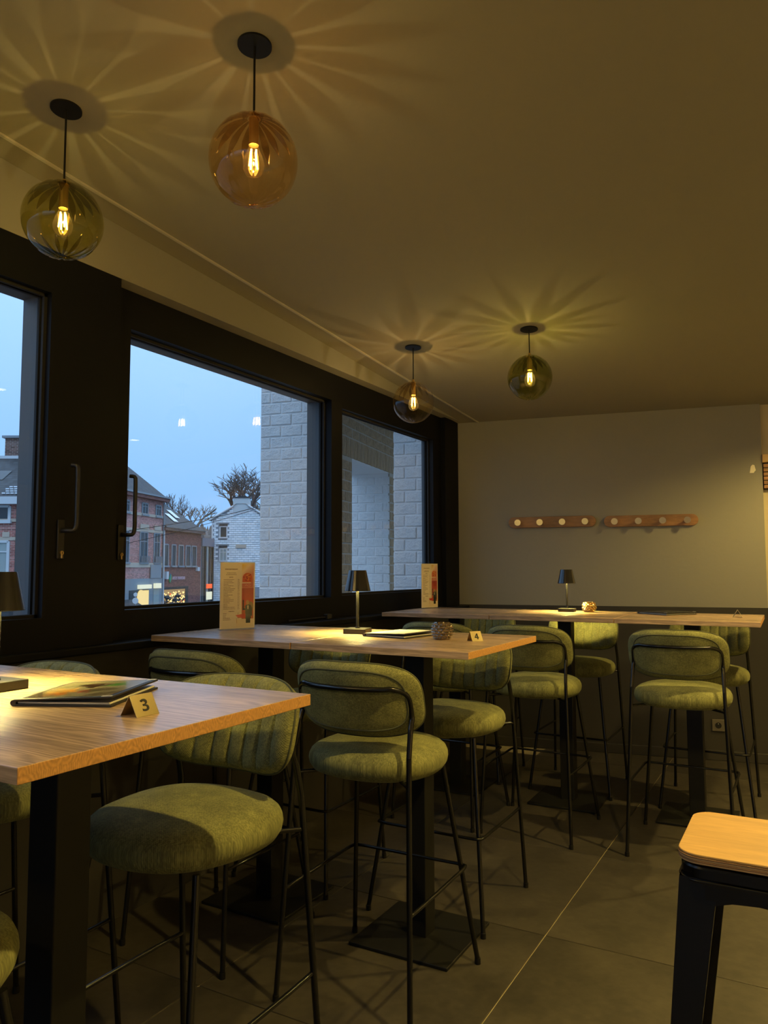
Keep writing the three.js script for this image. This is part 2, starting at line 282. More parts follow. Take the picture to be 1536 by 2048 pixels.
for (const [z, n] of [[-3.6, 'farthest'], [-1.6, 'middle'], [0.4, 'nearest']]) pendant(2.7, z, 1.95, M.champagne, M.champagneRib, n + ' added pendant giving fill light from the unseen right side', 700 + Math.round(z * 10), 1.0, 1.7, false, 'added fill pendants');  // made-up lamps, added as warm fill from the right
M.spotGlow = mat({ color: rgb(0, 0, 0), emissive: rgb(1, 0.72, 0.36), emissiveIntensity: 6 });
function downlight(x, z, power, angle, label, tx = 0, tz = 0) {
  const y = ceilY(x, z), d = thing('ceiling_spotlight', label, 'spotlight', [x, y, z], 0, 'recessed ceiling spotlights');
  const ring = part('ring', new THREE.TorusGeometry(0.045, 0.008, 8, 28).rotateX(Math.PI / 2), M.blackMatt, d); ring.quaternion.copy(tiltDown);
  part('light_disc', cyl(0.036, 0.036, 0.006, 0, -0.004, 0, 24), M.spotGlow, d);
  const l = new THREE.SpotLight(WARM, power, 0, angle, 0.35, 2); l.position.set(0, -0.012, 0); l.target.position.set(tx, -2.5, tz); l.castShadow = true; l.shadow.radius = 1.2; d.add(l, l.target);
}
downlight(0.08, -1.62, 20, 62 * D2R, 'ceiling spotlight over the aisle by the near table', 0.25, 0);
downlight(0.3, -3.45, 19, 62 * D2R, 'ceiling spotlight over the aisle by the middle table', 0.25, 0);
downlight(0.5, -5.1, 15, 75 * D2R, 'ceiling spotlight by the back wall', 0, 0);
for (const [x, z, w] of [[2.0, -4.4, 'far corner of the right side'], [2.0, -2.2, 'middle of the right side'], [2.0, 0.0, 'near part of the right side'], [3.6, -3.3, 'far part of the right wall'], [3.6, -1.0, 'near part of the right wall'], [1.6, 2.2, 'room behind the viewer']]) downlight(x, z, 56, 48 * D2R, 'added unseen fill spotlight over the ' + w);  // unseen spots, added so their bounce brightens the ceiling

// ------------------------------------------------------------------ bar chairs
const superPt = (a, n) => { const c = Math.cos(a), s = Math.sin(a); return [Math.sign(c) * Math.pow(Math.abs(c), 2 / n), Math.sign(s) * Math.pow(Math.abs(s), 2 / n)]; };
function seatGeo() {
  const prof = [[0, 0], [0.6, 0], [0.84, 0.004], [0.94, 0.014], [0.985, 0.03], [1, 0.046], [0.992, 0.06], [0.965, 0.073], [0.91, 0.084], [0.82, 0.092], [0.66, 0.099], [0.4, 0.104], [0.15, 0.106], [0, 0.106]];
  return grid(64, prof.length - 1, (u, v) => {
    const k = Math.round(v * (prof.length - 1)), [r, h] = prof[k], [c, s] = superPt(u * 2 * Math.PI, 2.4);
    const x = 0.224 * r * c * (1 - 0.05 * s), z = -0.005 - 0.222 * r * s;    // a little wider towards the front
    return [x, 0.685 + h + 0.004 * Math.cos(x * 9) * Math.cos(z * 9), z, x, z];
  }, true);
}
const BACKW = 0.226, BACKH = 0.118, BACKY = 0.945, backZc = (x) => 0.205 - 0.075 * Math.pow(x / BACKW, 2);
const backLean = (y) => 0.035 * (y / BACKH);     // the top leans back
function backPoint(a, b, side, off) {         // a, b in -1..1 over a rounded rectangle
  const n = 3.4, m = Math.pow(Math.pow(Math.abs(a), n) + Math.pow(Math.abs(b), n), 1 / n), mx = Math.max(Math.abs(a), Math.abs(b)), k = m > 0 ? mx / m : 1;
  const x = a * k * BACKW, y = b * k * BACKH, t = 0.034 * Math.pow(Math.max(0, 1 - Math.pow(mx, 5)), 0.5), nx = 0.15 * x / (BACKW * BACKW) ;
  let d = t * side + off;
  if (side < 0) { const q = x / 0.058, e = Math.abs(q - Math.round(q)) * 0.058; d -= (0.009 * (1 - Math.exp(-e / 0.006)) - 0.004) * Math.min(1, t / 0.02); }
  const l = Math.hypot(1, nx); return [x + d * nx / l, BACKY + y, backZc(x) + backLean(y) + d / l, x, y];
}
function backGeo() {
  const N = 156, P = 24, f = grid(N, P, (u, v) => backPoint(1 - 2 * u, 2 * v - 1, -1, 0)), r = grid(N, P, (u, v) => backPoint(2 * u - 1, 2 * v - 1, 1, 0));
  return mergeGeometries([f, r]);
}
function backRing(k, off, n = 72) { const pts = []; for (let i = 0; i < n; i++) { const a = i / n * 2 * Math.PI, c = Math.cos(a), s = Math.sin(a), m = Math.max(Math.abs(c), Math.abs(s)); const p = backPoint(k * c / m, k * s / m, 1, off); pts.push([p[0], p[1], p[2]]); } return pts; }
const CH = {};
CH.seat = seatGeo(); CH.back = backGeo(); CH.pipe = tube(backRing(0.8, 0.0005), 0.0032, 144, 6, true);
CH.hem = tube(backRing(1.0, 0), 0.003, 144, 6, true);
const outer = (x, y) => { const p = backPoint(x / BACKW, (y - BACKY) / BACKH * 0.99, 1, 0.008); return [x, y, p[2]]; };
{
  const yb = 0.985, pts = [];
  for (let i = 0; i <= 12; i++) { const x = -0.163 + 0.326 * i / 12; pts.push(outer(x, yb)); }
  const L = outer(-0.2, 0.9), R = outer(0.2, 0.9), cl = outer(-0.195, 0.965), cr = outer(0.195, 0.965);
  const low = (s) => [s * 0.206, 0.78, 0.196];
  CH.bar = tube([low(-1), [-0.202, 0.86, (L[2] + 0.19) / 2], L, cl, ...pts, cr, R, [0.202, 0.86, (R[2] + 0.19) / 2], low(1)], 0.0085, 110, 10);
  CH.rear = (s) => capped(low(s), [s * 0.235, 0, 0.256], 0.0085);
  CH.front = (s) => capped([s * 0.168, 0.69, -0.14], [s * 0.245, 0.0, -0.255], 0.0085);
  const fy = 0.335, rx = 0.2205, rz = 0.2305;
  CH.foot = tube([[-rx, fy, rz], [-0.224, fy, 0.1], [-0.224, fy, -0.1], [-0.223, fy, -0.195], [-0.205, fy, -0.216], [-0.12, fy, -0.218], [0, fy, -0.218], [0.12, fy, -0.218], [0.205, fy, -0.216], [0.223, fy, -0.195], [0.224, fy, -0.1], [0.224, fy, 0.1], [rx, fy, rz]], 0.006, 90, 8);
  CH.under = (s) => capped([s * 0.13, 0.694, 0.12], [s * 0.2095, 0.694, 0.2025], 0.006);
  CH.stud = cyl(0.006, 0.006, 0.014, 0, 0, 0, 10).rotateX(Math.PI / 2);
  CH.shoe = (s, f) => cyl(0.0105, 0.0105, 0.02, s * (f ? 0.2438 : 0.2345), 0.01, f ? -0.253 : 0.2555, 12);
}
let chair0;
function chair(x, z, turn, label) { // the sitter looks along -z when turn is 0
  const grp = 'green upholstered bar chairs round the tables';
  if (chair0) return copyOf(chair0, [x, 0, z], turn, label, grp);
  const c = chair0 = thing('bar_chair', label, 'chair', [x, 0, z], turn, grp);
  part('seat', CH.seat, M.fabric, c);
  const b = part('backrest', CH.back, M.fabric, c); part('piping', CH.pipe, M.seam, b); part('hem', CH.hem, M.seam, b);
  const fr = part('back_frame', CH.bar, M.black, c);
  for (const px of [-0.075, 0.075]) { const p = outer(px, 0.985); part('stud', CH.stud, M.black, fr).position.set(p[0], p[1], p[2]); }
  for (const s of [-1, 1]) { part('foot_cap', CH.shoe(s, false), M.blackMatt, part('leg', CH.rear(s), M.black, c)); part('foot_cap', CH.shoe(s, true), M.blackMatt, part('leg', CH.front(s), M.black, c)); }
  part('footrest', CH.foot, M.black, c); for (const s of [-1, 1]) part('seat_bracket', CH.under(s), M.black, c);
  return c;
}
const AWAY = 0, TOWARD = Math.PI;
chair(-1.285, -2.265, AWAY + 0.02, 'green bar chair with its whole back shown, nearest the middle of the photo');
chair(-1.985, -2.28, AWAY, 'green bar chair showing only its upper back, between near table and window');
chair(-1.34, -2.952, TOWARD, 'green bar chair facing the viewer across the aisle end of the middle table');
chair(-2.03, -2.95, TOWARD, 'green bar chair facing the viewer, mostly hidden under the window end of the middle table');
chair(-1.355, -1.425, TOWARD, 'large green bar chair with channelled back just behind the near table');
chair(-2.04, -1.385, TOWARD, 'green bar chair by the window showing only its top above the near table');
chair(-1.305, -0.655, AWAY, 'green bar chair cut off by the lower left corner of the photo');
chair(-1.29, -3.99, AWAY, 'green bar chair at the far table, right behind the numbered end of the middle table');
chair(-0.567, -4.03, AWAY, 'green bar chair with its back to the viewer, above the plywood stool');
chair(-1.80, -3.98, AWAY, 'green bar chair showing only its top edge behind the middle table, near the window');
chair(-1.31, -4.865, TOWARD, 'green bar chair facing the viewer at the middle of the far table');
chair(-0.545, -4.855, TOWARD, 'green bar chair facing the viewer at the aisle end of the far table');
chair(-2.0, -4.865, TOWARD, 'green bar chair facing the viewer at the window end of the far table');

// ------------------------------------------------------------------ tables
const TH = 1.085, TT = 0.024;
function tableTop(w, d) { const g = metreUv(new RoundedBoxGeometry(w, TT, d, 2, 0.0016)); return g; }
function table(x, z, w, d, turn, label) {
  const t = thing('bar_table', label, 'table', [x, 0, z], turn, 'square oak bar tables pushed together');
  part('base_plate', rbox(0.39, 0.012, 0.39, 0.003, 0, 0.006, 0), M.blackMatt, t);
  part('column', rbox(0.08, TH - TT - 0.018, 0.08, 0.004, 0, (TH - TT - 0.006) / 2 + 0.003, 0), M.blackMatt, t);
  part('top_plate', rbox(0.34, 0.006, 0.34, 0.002, 0, TH - TT - 0.003, 0), M.blackMatt, t);
  const g = new THREE.BoxGeometry(w, TT, d);                       // faces: ends show end grain
  const m = new THREE.Mesh(tableTopGroups(w, d), [M.oakEnd, M.oakEnd, M.oak, M.oak, M.oak, M.oak]); m.name = 'tabletop'; m.position.y = TH - TT / 2; m.castShadow = m.receiveShadow = true; t.add(m);
  g.dispose(); return t;
}
const topCache = {};
function tableTopGroups(w, d) {
  const key = w + '/' + d; if (topCache[key]) return topCache[key];
  const g = new RoundedBoxGeometry(w, TT, d, 2, 0.0016), groups = g.groups.map((q) => ({ ...q })), n = metreUv(g); n.clearGroups(); for (const q of groups) n.addGroup(q.start, q.count, q.materialIndex); return topCache[key] = n;
}
table(-1.29, -1.015, 0.698, 0.69, 0, 'oak bar table at the lower left carrying the number three');
table(-1.992, -1.015, 0.698, 0.69, 0, 'oak bar table at the left edge of the photo, under the near window');
table(-1.31, -2.615, 0.698, 0.69, 0, 'oak bar table carrying the number four');
table(-2.011, -2.612, 0.698, 0.69, 0, 'oak bar table under the middle window carrying an upright drinks card');
const T5 = [-1.28, -4.51], t5a = 0.022, at5 = (u, v) => [T5[0] + u * Math.cos(t5a) + v * Math.sin(t5a), T5[1] - u * Math.sin(t5a) + v * Math.cos(t5a)];
{
  const L = ['oak bar table in the far corner under the narrow window', 'oak bar table in the middle of the far row carrying a lamp', 'oak bar table at the aisle end of the far row carrying a closed folder'];
  [-0.703, 0, 0.703].forEach((u, i) => { const [x, z] = at5(u, 0); table(x, z, 0.7, 0.72, t5a, L[i]); });
}

// ------------------------------------------------------------------ things on the tables
M.shade = mat({ color: rgb(0.012, 0.012, 0.013), roughness: 0.22, clearcoat: 0.5, clearcoatRoughness: 0.15 });
M.ledGlow = mat({ color: rgb(0, 0, 0), emissive: rgb(1, 0.72, 0.25), emissiveIntensity: 3.5 });
function tableLamp(x, z, turn, label) {
  const l = thing('table_lamp', label, 'lamp', [x, TH, z], turn, 'cordless black table lamps');
  part('base', rbox(0.096, 0.021, 0.096, 0.002, 0, 0.0105, 0), M.blackMatt, l);
  part('collar', cyl(0.008, 0.01, 0.007, 0, 0.0245, 0, 16), M.black, l);
  part('stem', cyl(0.006, 0.0065, 0.19, 0, 0.12, 0, 16), M.blackMatt, l);
  const out = [[0.036, 0.262], [0.037, 0.2605], [0.0545, 0.177], [0.0553, 0.1755], [0.0535, 0.1755], [0.0355, 0.2595], [0.034, 0.262]].map(([a, b]) => new THREE.Vector2(a, b));
  part('shade', new THREE.LatheGeometry([...out.slice(0, 4), ...out.slice(4)], 48), M.shade, l);
  part('shade_top', cyl(0.0355, 0.0355, 0.003, 0, 0.2585, 0, 40), M.black, l);
  part('light_head', cyl(0.012, 0.016, 0.04, 0, 0.23, 0, 24), M.blackMatt, l);
  part('light_ring', new THREE.RingGeometry(0.012, 0.034, 36).rotateX(Math.PI / 2).translate(0, 0.208, 0), M.ledGlow, l);
  const s = new THREE.RectAreaLight(rgb(1, 0.76, 0.2), 1300, 0.05, 0.05); s.position.set(0, 0.204, 0); s.rotation.x = -Math.PI / 2; l.add(s);
  return l;
}
tableLamp(-1.657, -2.735, 0.25, 'black table lamp standing on the middle table');
{ const [x, z] = at5(-0.045, -0.21); tableLamp(x, z, 0.1, 'black table lamp standing on the far table'); }
tableLamp(-1.595, -1.075, 0.0, 'black table lamp cut off by the left edge, on the near table');

function studdedCup(r, h, metal, name, label, [x, z]) { // pressed glass tealight holder, studded all over
  const c = thing(name, label, 'candle holder', [x, TH, z], 0);
  const R = (t) => r * (0.72 + 0.5 * Math.sin(Math.PI * (0.16 + 0.66 * t)) - 0.24), N = 12;
  part('cup', grid(112, 48, (u, v) => {
    const ph = u * 2 * Math.PI, t = v, row = t * 6, o = Math.floor(row) % 2 * 0.5, a = Math.abs(Math.sin(Math.PI * (u * N + o))), b = Math.abs(Math.sin(Math.PI * row));
    const k = R(t) + (t > 0.1 && t < 0.93 ? 0.0062 * a * b : 0); return [k * Math.cos(ph), t * h, -k * Math.sin(ph)];
  }, true), metal, c);
  part('lining', grid(48, 12, (u, v) => { const ph = -u * 2 * Math.PI, k = (R(0.06 + 0.94 * v) - 0.003) * (v < 0.01 ? 0.02 : 1); return [k * Math.cos(ph), (0.08 + 0.92 * v) * h, -k * Math.sin(ph)]; }, true), metal, c);
  part('foot', cyl(R(0), R(0) * 0.98, 0.003, 0, 0.0015, 0, 32), metal, c);
  part('tealight', cyl(0.018, 0.018, 0.012, 0, 0.016, 0, 24), M.alu, c);
}
M.smoke = mat({ color: rgb(0.3, 0.24, 0.18), roughness: 0.08, metalness: 0.9 });
M.gold = mat({ color: rgb(0.8, 0.56, 0.22), roughness: 0.12, metalness: 1 });
studdedCup(0.039, 0.066, M.smoke, 'candle_holder', 'dark studded glass candle holder beside the number four', [-1.224, -2.64]);
studdedCup(0.042, 0.062, M.gold, 'candle_holder', 'gold studded glass candle holder beside the far lamp', at5(0.09, -0.215));

const font = await new FontLoader().loadAsync('fonts/droid/droid_sans_bold.typeface.json');
M.ink = mat({ color: rgb(0.006, 0.006, 0.006), roughness: 0.7 });
function numberTag(x, z, turn, digit, label, w = 0.052, h = 0.037, half = 0.022) { // folded brass tent, the digit on its local +z face
  const s = thing('number_tag', label, 'table number', [x, TH, z], turn, 'brass table number tents');
  const lean = Math.atan2(half, h), L = Math.hypot(h, half);
  for (const k of [1, -1]) { const f = part('plate', rbox(w, L, 0.0012, 0.0004, 0, L / 2, 0), M.brassTag, s); f.position.set(0, 0, k * half); f.rotation.x = -k * lean; }
  if (digit) {
    const g = new TextGeometry(digit, { font, size: 0.023, depth: 0.0006, curveSegments: 6 }); g.computeBoundingBox(); const b = g.boundingBox; g.translate(-(b.min.x + b.max.x) / 2, -(b.min.y + b.max.y) / 2, 0);
    const d = part('digit', g, M.ink, s); d.position.set(0, h * 0.48 + 0.0008, half * 0.52 + 0.0008); d.rotation.x = -lean;
  }
}
numberTag(-1.086, -1.02, Math.PI / 2 - 0.05, '3', 'brass table number three');
numberTag(-1.094, -2.648, 0.85, '4', 'brass table number four', 0.044, 0.035, 0.023);
{ const [x, z] = at5(0.93, -0.06); numberTag(x, z, Math.PI / 2 + 0.09, null, 'brass table number tent seen edge on at the end of the far table', 0.05, 0.04, 0.024); }

function canvasTex(w, h, draw) { const c = document.createElement('canvas'); c.width = w; c.height = h; draw(c.getContext('2d'), w, h); const t = new THREE.CanvasTexture(c); t.colorSpace = THREE.SRGBColorSpace; t.magFilter = THREE.LinearFilter; return t; }
const drinksCard = canvasTex(384, 768, (c, w, h) => { // two columns of print, and a picture down the right side
  const q = rng(77); c.fillStyle = '#efe0c4'; c.fillRect(0, 0, w, h);
  c.fillStyle = '#6b4a34'; const line = (x, y, l, t = 5) => { let p = x; while (p < x + l) { const k = 6 + q() * 16; c.fillRect(p, y + (q() - 0.5) * 1.5, Math.min(k, x + l - p), t); p += k + 3; } };
  line(50, 72, 140, 9); line(68, 118, 104, 6); line(60, 136, 116, 6); line(96, 166, 42, 8);
  for (let i = 0; i < 20; i++) { line(34, 196 + i * 18, 40 + q() * 90); line(190, 196 + i * 18, 22); }
  line(92, 566, 62, 8); for (let i = 0; i < 5; i++) { line(32, 592 + i * 18, 26 + q() * 60); line(190, 592 + i * 18, 22); }
  const X = 238, W = w - X - 12; let g = c.createLinearGradient(X, 14, X + W, 130); g.addColorStop(0, '#e8bd3e'); g.addColorStop(0.4, '#f1d9b8'); g.addColorStop(1, '#cf8173'); c.fillStyle = g; c.fillRect(X, 14, W, 290);
  c.fillStyle = '#d6622f'; c.beginPath(); c.ellipse(X + 62, 178, 54, 58, 0, 0, 7); c.fill(); c.fillRect(X + 8, 170, 106, 62);
  c.fillStyle = '#e58d45'; c.beginPath(); c.ellipse(X + 66, 170, 26, 40, 0.2, 0, 7); c.fill(); c.fillStyle = '#b13a22'; for (let i = 0; i < 14; i++) { c.beginPath(); c.ellipse(X + 14 + q() * 92, 140 + q() * 84, 6 + q() * 6, 4 + q() * 8, q() * 3, 0, 7); c.fill(); }
  c.fillStyle = '#f3dfc6'; c.fillRect(X, 232, 100, 10); c.fillStyle = '#c96a58'; c.fillRect(X + 4, 246, W - 20, 46); c.fillStyle = '#e7b9a0'; for (let i = 0; i < 16; i++) c.fillRect(X + 6 + q() * 90, 248 + q() * 40, 4 + q() * 12, 3);
  g = c.createLinearGradient(X, 300, X, 640); g.addColorStop(0, '#a8332c'); g.addColorStop(0.5, '#c2492f'); g.addColorStop(1, '#b8652f'); c.fillStyle = g; c.fillRect(X, 300, W, 380);
  c.fillStyle = '#8a7448'; c.beginPath(); c.ellipse(X + 100, 520, 34, 60, 0, 0, 7); c.fill();
  c.fillStyle = '#1f2a28'; c.fillRect(X + 40, 520, 66, 190); c.beginPath(); c.ellipse(X + 73, 520, 38, 26, 0, 0, 7); c.fill(); c.fillRect(X + 10, 440, 14, 120); c.fillRect(X + 10, 540, 40, 18); c.fillRect(X + 100, 530, 18, 100);
  c.fillStyle = '#b98b5a'; c.beginPath(); c.ellipse(X + 66, 470, 18, 28, 0, 0, 7); c.fill(); c.fillStyle = '#e9dfc9'; c.fillRect(X + 66, 506, 10, 44);
  c.fillStyle = '#c43f25'; c.beginPath(); c.moveTo(X - 70, 616); c.lineTo(X + 44, 600); c.lineTo(X + 44, 656); c.lineTo(X - 40, 646); c.fill(); c.fillStyle = '#ecd8b4'; c.fillRect(X - 60, 662, w - X + 48, 92); c.fillStyle = '#1f2a28'; c.fillRect(X + 48, 650, 50, 62);
  c.strokeStyle = '#9c5a2e'; c.lineWidth = 3; c.beginPath(); c.moveTo(X - 58, 648); c.lineTo(X - 52, 712); c.stroke();
});
M.card = mat({ map: drinksCard, roughness: 0.4 });
M.acrylic = mat({ color: rgb(0.98, 0.985, 0.985), transmission: 1, roughness: 0.02, thickness: 0, ior: 1.49 });
M.paper = mat({ color: rgb(0.75, 0.66, 0.5), roughness: 0.7 });
function cardStand(x, z, turn, w, h, label) {
  const s = thing('drinks_card_stand', label, 'menu stand', [x, TH, z], turn, 'upright drinks cards in clear stands');
  const c = part('card', rbox(w, h, 0.002, 0.0005, 0, h / 2 + 0.004, 0), M.paper, s);
  const f = part('print', new THREE.PlaneGeometry(w * 0.985, h * 0.985).translate(0, h / 2 + 0.004, 0.0013), M.card, c); f.castShadow = false;
  part('clear_cover', new THREE.PlaneGeometry(w + 0.004, h + 0.006).translate(0, h / 2 + 0.004, 0.0035), M.acrylic, s);
  part('clear_foot', rbox(w + 0.004, 0.003, 0.06, 0.001, 0, 0.0015, 0), M.acrylic, s);
}
cardStand(-2.235, -2.655, 1.18, 0.172, 0.295, 'upright drinks card in a clear stand on the middle table');
{ const [x, z] = at5(-1.0, -0.24); cardStand(x, z, 1.28, 0.165, 0.3, 'upright drinks card in a clear stand on the far table'); }

const foodPrint = canvasTex(512, 384, (c, w, h) => {
  const q = rng(9); c.fillStyle = '#8d8a76'; c.fillRect(0, 0, w, h);
  for (let i = 0; i < 26; i++) { c.fillStyle = ['#5a6a4a', '#7b7a63', '#a49b84', '#4a4036'][Math.floor(q() * 4)]; c.globalAlpha = 0.5; c.beginPath(); c.ellipse(q() * w, q() * h, 30 + q() * 70, 12 + q() * 36, q() * 3, 0, 7); c.fill(); }
  c.globalAlpha = 1; for (let i = 0; i < 9; i++) { c.fillStyle = ['#c98b3a', '#b8692a', '#d9a858'][i % 3]; c.beginPath(); c.ellipse(60 + q() * 150, 190 + q() * 130, 18 + q() * 30, 12 + q() * 18, q() * 3, 0, 7); c.fill(); }
  for (let i = 0; i < 7; i++) { c.fillStyle = '#3c2a20'; c.beginPath(); c.ellipse(150 + q() * 120, 90 + q() * 90, 16 + q() * 30, 12 + q() * 20, q() * 3, 0, 7); c.fill(); }
  for (let i = 0; i < 16; i++) { c.fillStyle = i % 2 ? '#4c7a3c' : '#6d9a52'; c.beginPath(); c.ellipse(290 + q() * 150, 60 + q() * 80, 16 + q() * 26, 8 + q() * 12, q() * 3, 0, 7); c.fill(); }
  c.fillStyle = '#9c2f22'; for (let i = 0; i < 4; i++) { c.beginPath(); c.ellipse(240 + q() * 70, 230 + q() * 80, 18, 12, 0, 0, 7); c.fill(); }
});
M.foodPrint = mat({ map: foodPrint, roughness: 0.16, clearcoat: 0.6, clearcoatRoughness: 0.08 });
M.leather = mat({ color: rgb(0.013, 0.012, 0.012), roughness: 0.5 });
M.whitePage = mat({ color: rgb(0.6, 0.56, 0.48), roughness: 0.5 });
function menuFolder(x, z, turn, w, d, lift, face, label) {
  const f = thing('menu_folder', label, 'menu', [x, TH, z], turn, 'black menu folders lying on the tables');
  part('back_cover', rbox(w, 0.004, d, 0.0015, 0, 0.002, 0), M.leather, f);
  part('pages', rbox(w - 0.012, 0.004, d - 0.012, 0.001, 0, 0.006, 0), M.whitePage, f);
  const c = part('front_cover', rbox(w, 0.004, d, 0.0015, w / 2, 0.002, 0), M.leather, f); c.position.set(-w / 2, 0.009, 0); c.rotation.z = lift;
  const p = part('print', new THREE.PlaneGeometry(w - 0.022, d - 0.022).rotateX(-Math.PI / 2).translate(w / 2, 0.0043, 0), face, c);
  part('spine', capped([-w / 2, 0.006, -d / 2], [-w / 2, 0.006, d / 2], 0.006, 10), M.leather, f);
  for (const k of [-1, 1]) part('corner_clip', rbox(0.02, 0.001, 0.008, 0.0004, w - 0.012, 0.0045, k * (d / 2 - 0.006)), M.alu, c);
}
menuFolder(-1.328, -1.11, 0.42, 0.2, 0.235, 0.04, M.foodPrint, 'black menu folder with a food photo on the near table');
menuFolder(-1.44, -2.72, -0.15, 0.2, 0.24, 0.03, M.whitePage, 'black menu folder with a pale page on the middle table');
{ const [x, z] = at5(0.545, -0.2); menuFolder(x, z, -0.6, 0.22, 0.24, 0.012, M.leather, 'closed black menu folder on the far table'); }

// ------------------------------------------------------------------ things on the back wall
const onWall = (u, y, v = 0) => [WALL.x + u * cu + v * su, y, WALL.z - u * su + v * cu];
function coatRack(u, y, w, label, head) {
  const r = thing('coat_rack', label, 'coat rack', onWall(u, y, 0.002), BY, 'wooden peg racks on the back wall');
  const h = 0.08, s = new THREE.Shape(); s.absarc(w / 2 - h / 2, 0, h / 2, -Math.PI / 2, Math.PI / 2); s.absarc(-w / 2 + h / 2, 0, h / 2, Math.PI / 2, Math.PI * 1.5);
  part('board', metreUv(new THREE.ExtrudeGeometry(s, { depth: 0.016, bevelEnabled: true, bevelSize: 0.002, bevelThickness: 0.002, bevelSegments: 2, curveSegments: 20 }).translate(0, 0, 0.002)), M.rack, r);
  for (let k = 0; k < 4; k++) { const p = part('peg', cyl(0.013, 0.013, 0.045, 0, 0, 0, 20).rotateX(Math.PI / 2).translate((k - 1.5) * w * 0.257, -0.004, 0.042), M.rack, r); part('peg_head', cyl(0.024, 0.022, 0.008, 0, 0, 0, 28).rotateX(Math.PI / 2).translate((k - 1.5) * w * 0.257, -0.004, 0.068), head, p); }
}
M.pegHead = mat({ color: rgb(0.75, 0.6, 0.28), roughness: 0.35, metalness: 0.9 });
coatRack(-1.047, 1.712, 0.655, 'brown wooden coat rack with shiny pegs, left of the pair', M.pegHead);
coatRack(-0.33, 1.706, 0.655, 'orange lit wooden coat rack right of the pair', M.brass);
{
  const o = thing('wall_socket', 'small dark wall socket low on the back wall', 'socket', onWall(0.085, 0.243, 0.004), BY);
  M.socketPl = mat({ color: rgb(0.11, 0.095, 0.075), roughness: 0.45 });
  part('plate', rbox(0.082, 0.082, 0.012, 0.003, 0, 0, 0.006), M.socketPl, o); part('well', cyl(0.021, 0.021, 0.004, 0, 0, 0, 24).rotateX(Math.PI / 2).translate(0, 0, 0.0125), M.gasket, o); part('pin', cyl(0.0025, 0.0025, 0.012, 0, 0, 0, 8).rotateX(Math.PI / 2).translate(0, 0.012, 0.016), M.alu, o);
  const c = thing('pale_patch', 'small pale patch high on the back wall at right', 'paper scrap', onWall(0.372, 2.062, 0.0005), BY);
  const s = new THREE.Shape([[-0.02, -0.03], [-0.012, 0.018], [0, 0.03], [0.012, 0.026], [0.02, -0.012], [0.012, -0.02], [0.006, -0.03]].map(([a, b]) => new THREE.Vector2(a, b)));
  part('paper', new THREE.ExtrudeGeometry(s, { depth: 0.002, bevelEnabled: false }), mat({ color: rgb(0.85, 0.78, 0.6), roughness: 0.7 }), c);  // small pale raised shape on the wall
  const t = thing('wall_board', 'dark slatted board with a pale top edge at the right edge of the photo', 'board', onWall(0.64, 1.91, -0.03), BY);
  part('backing', rbox(0.4, 0.19, 0.03, 0.003, 0, 0.095, 0.016), M.blackMatt, t); part('top_edge', rbox(0.412, 0.058, 0.05, 0.004, 0, 0.222, 0.026), M.plyLight, t);
  for (let k = 0; k < 6; k++) part('slat', rbox(0.4, 0.024, 0.01, 0.002, 0, 0.02 + k * 0.03, 0.034), M.rack, t);
  const b = thing('switch_box', 'small black box on the wall at the right edge above the far table', 'switch', onWall(0.49, 1.19, -0.03), BY); part('case', rbox(0.05, 0.055, 0.03, 0.004, 0, 0.02, 0.015), M.blackMatt, b); part('button', rbox(0.02, 0.03, 0.006, 0.002, 0, 0.02, 0.032), M.black, b);
}

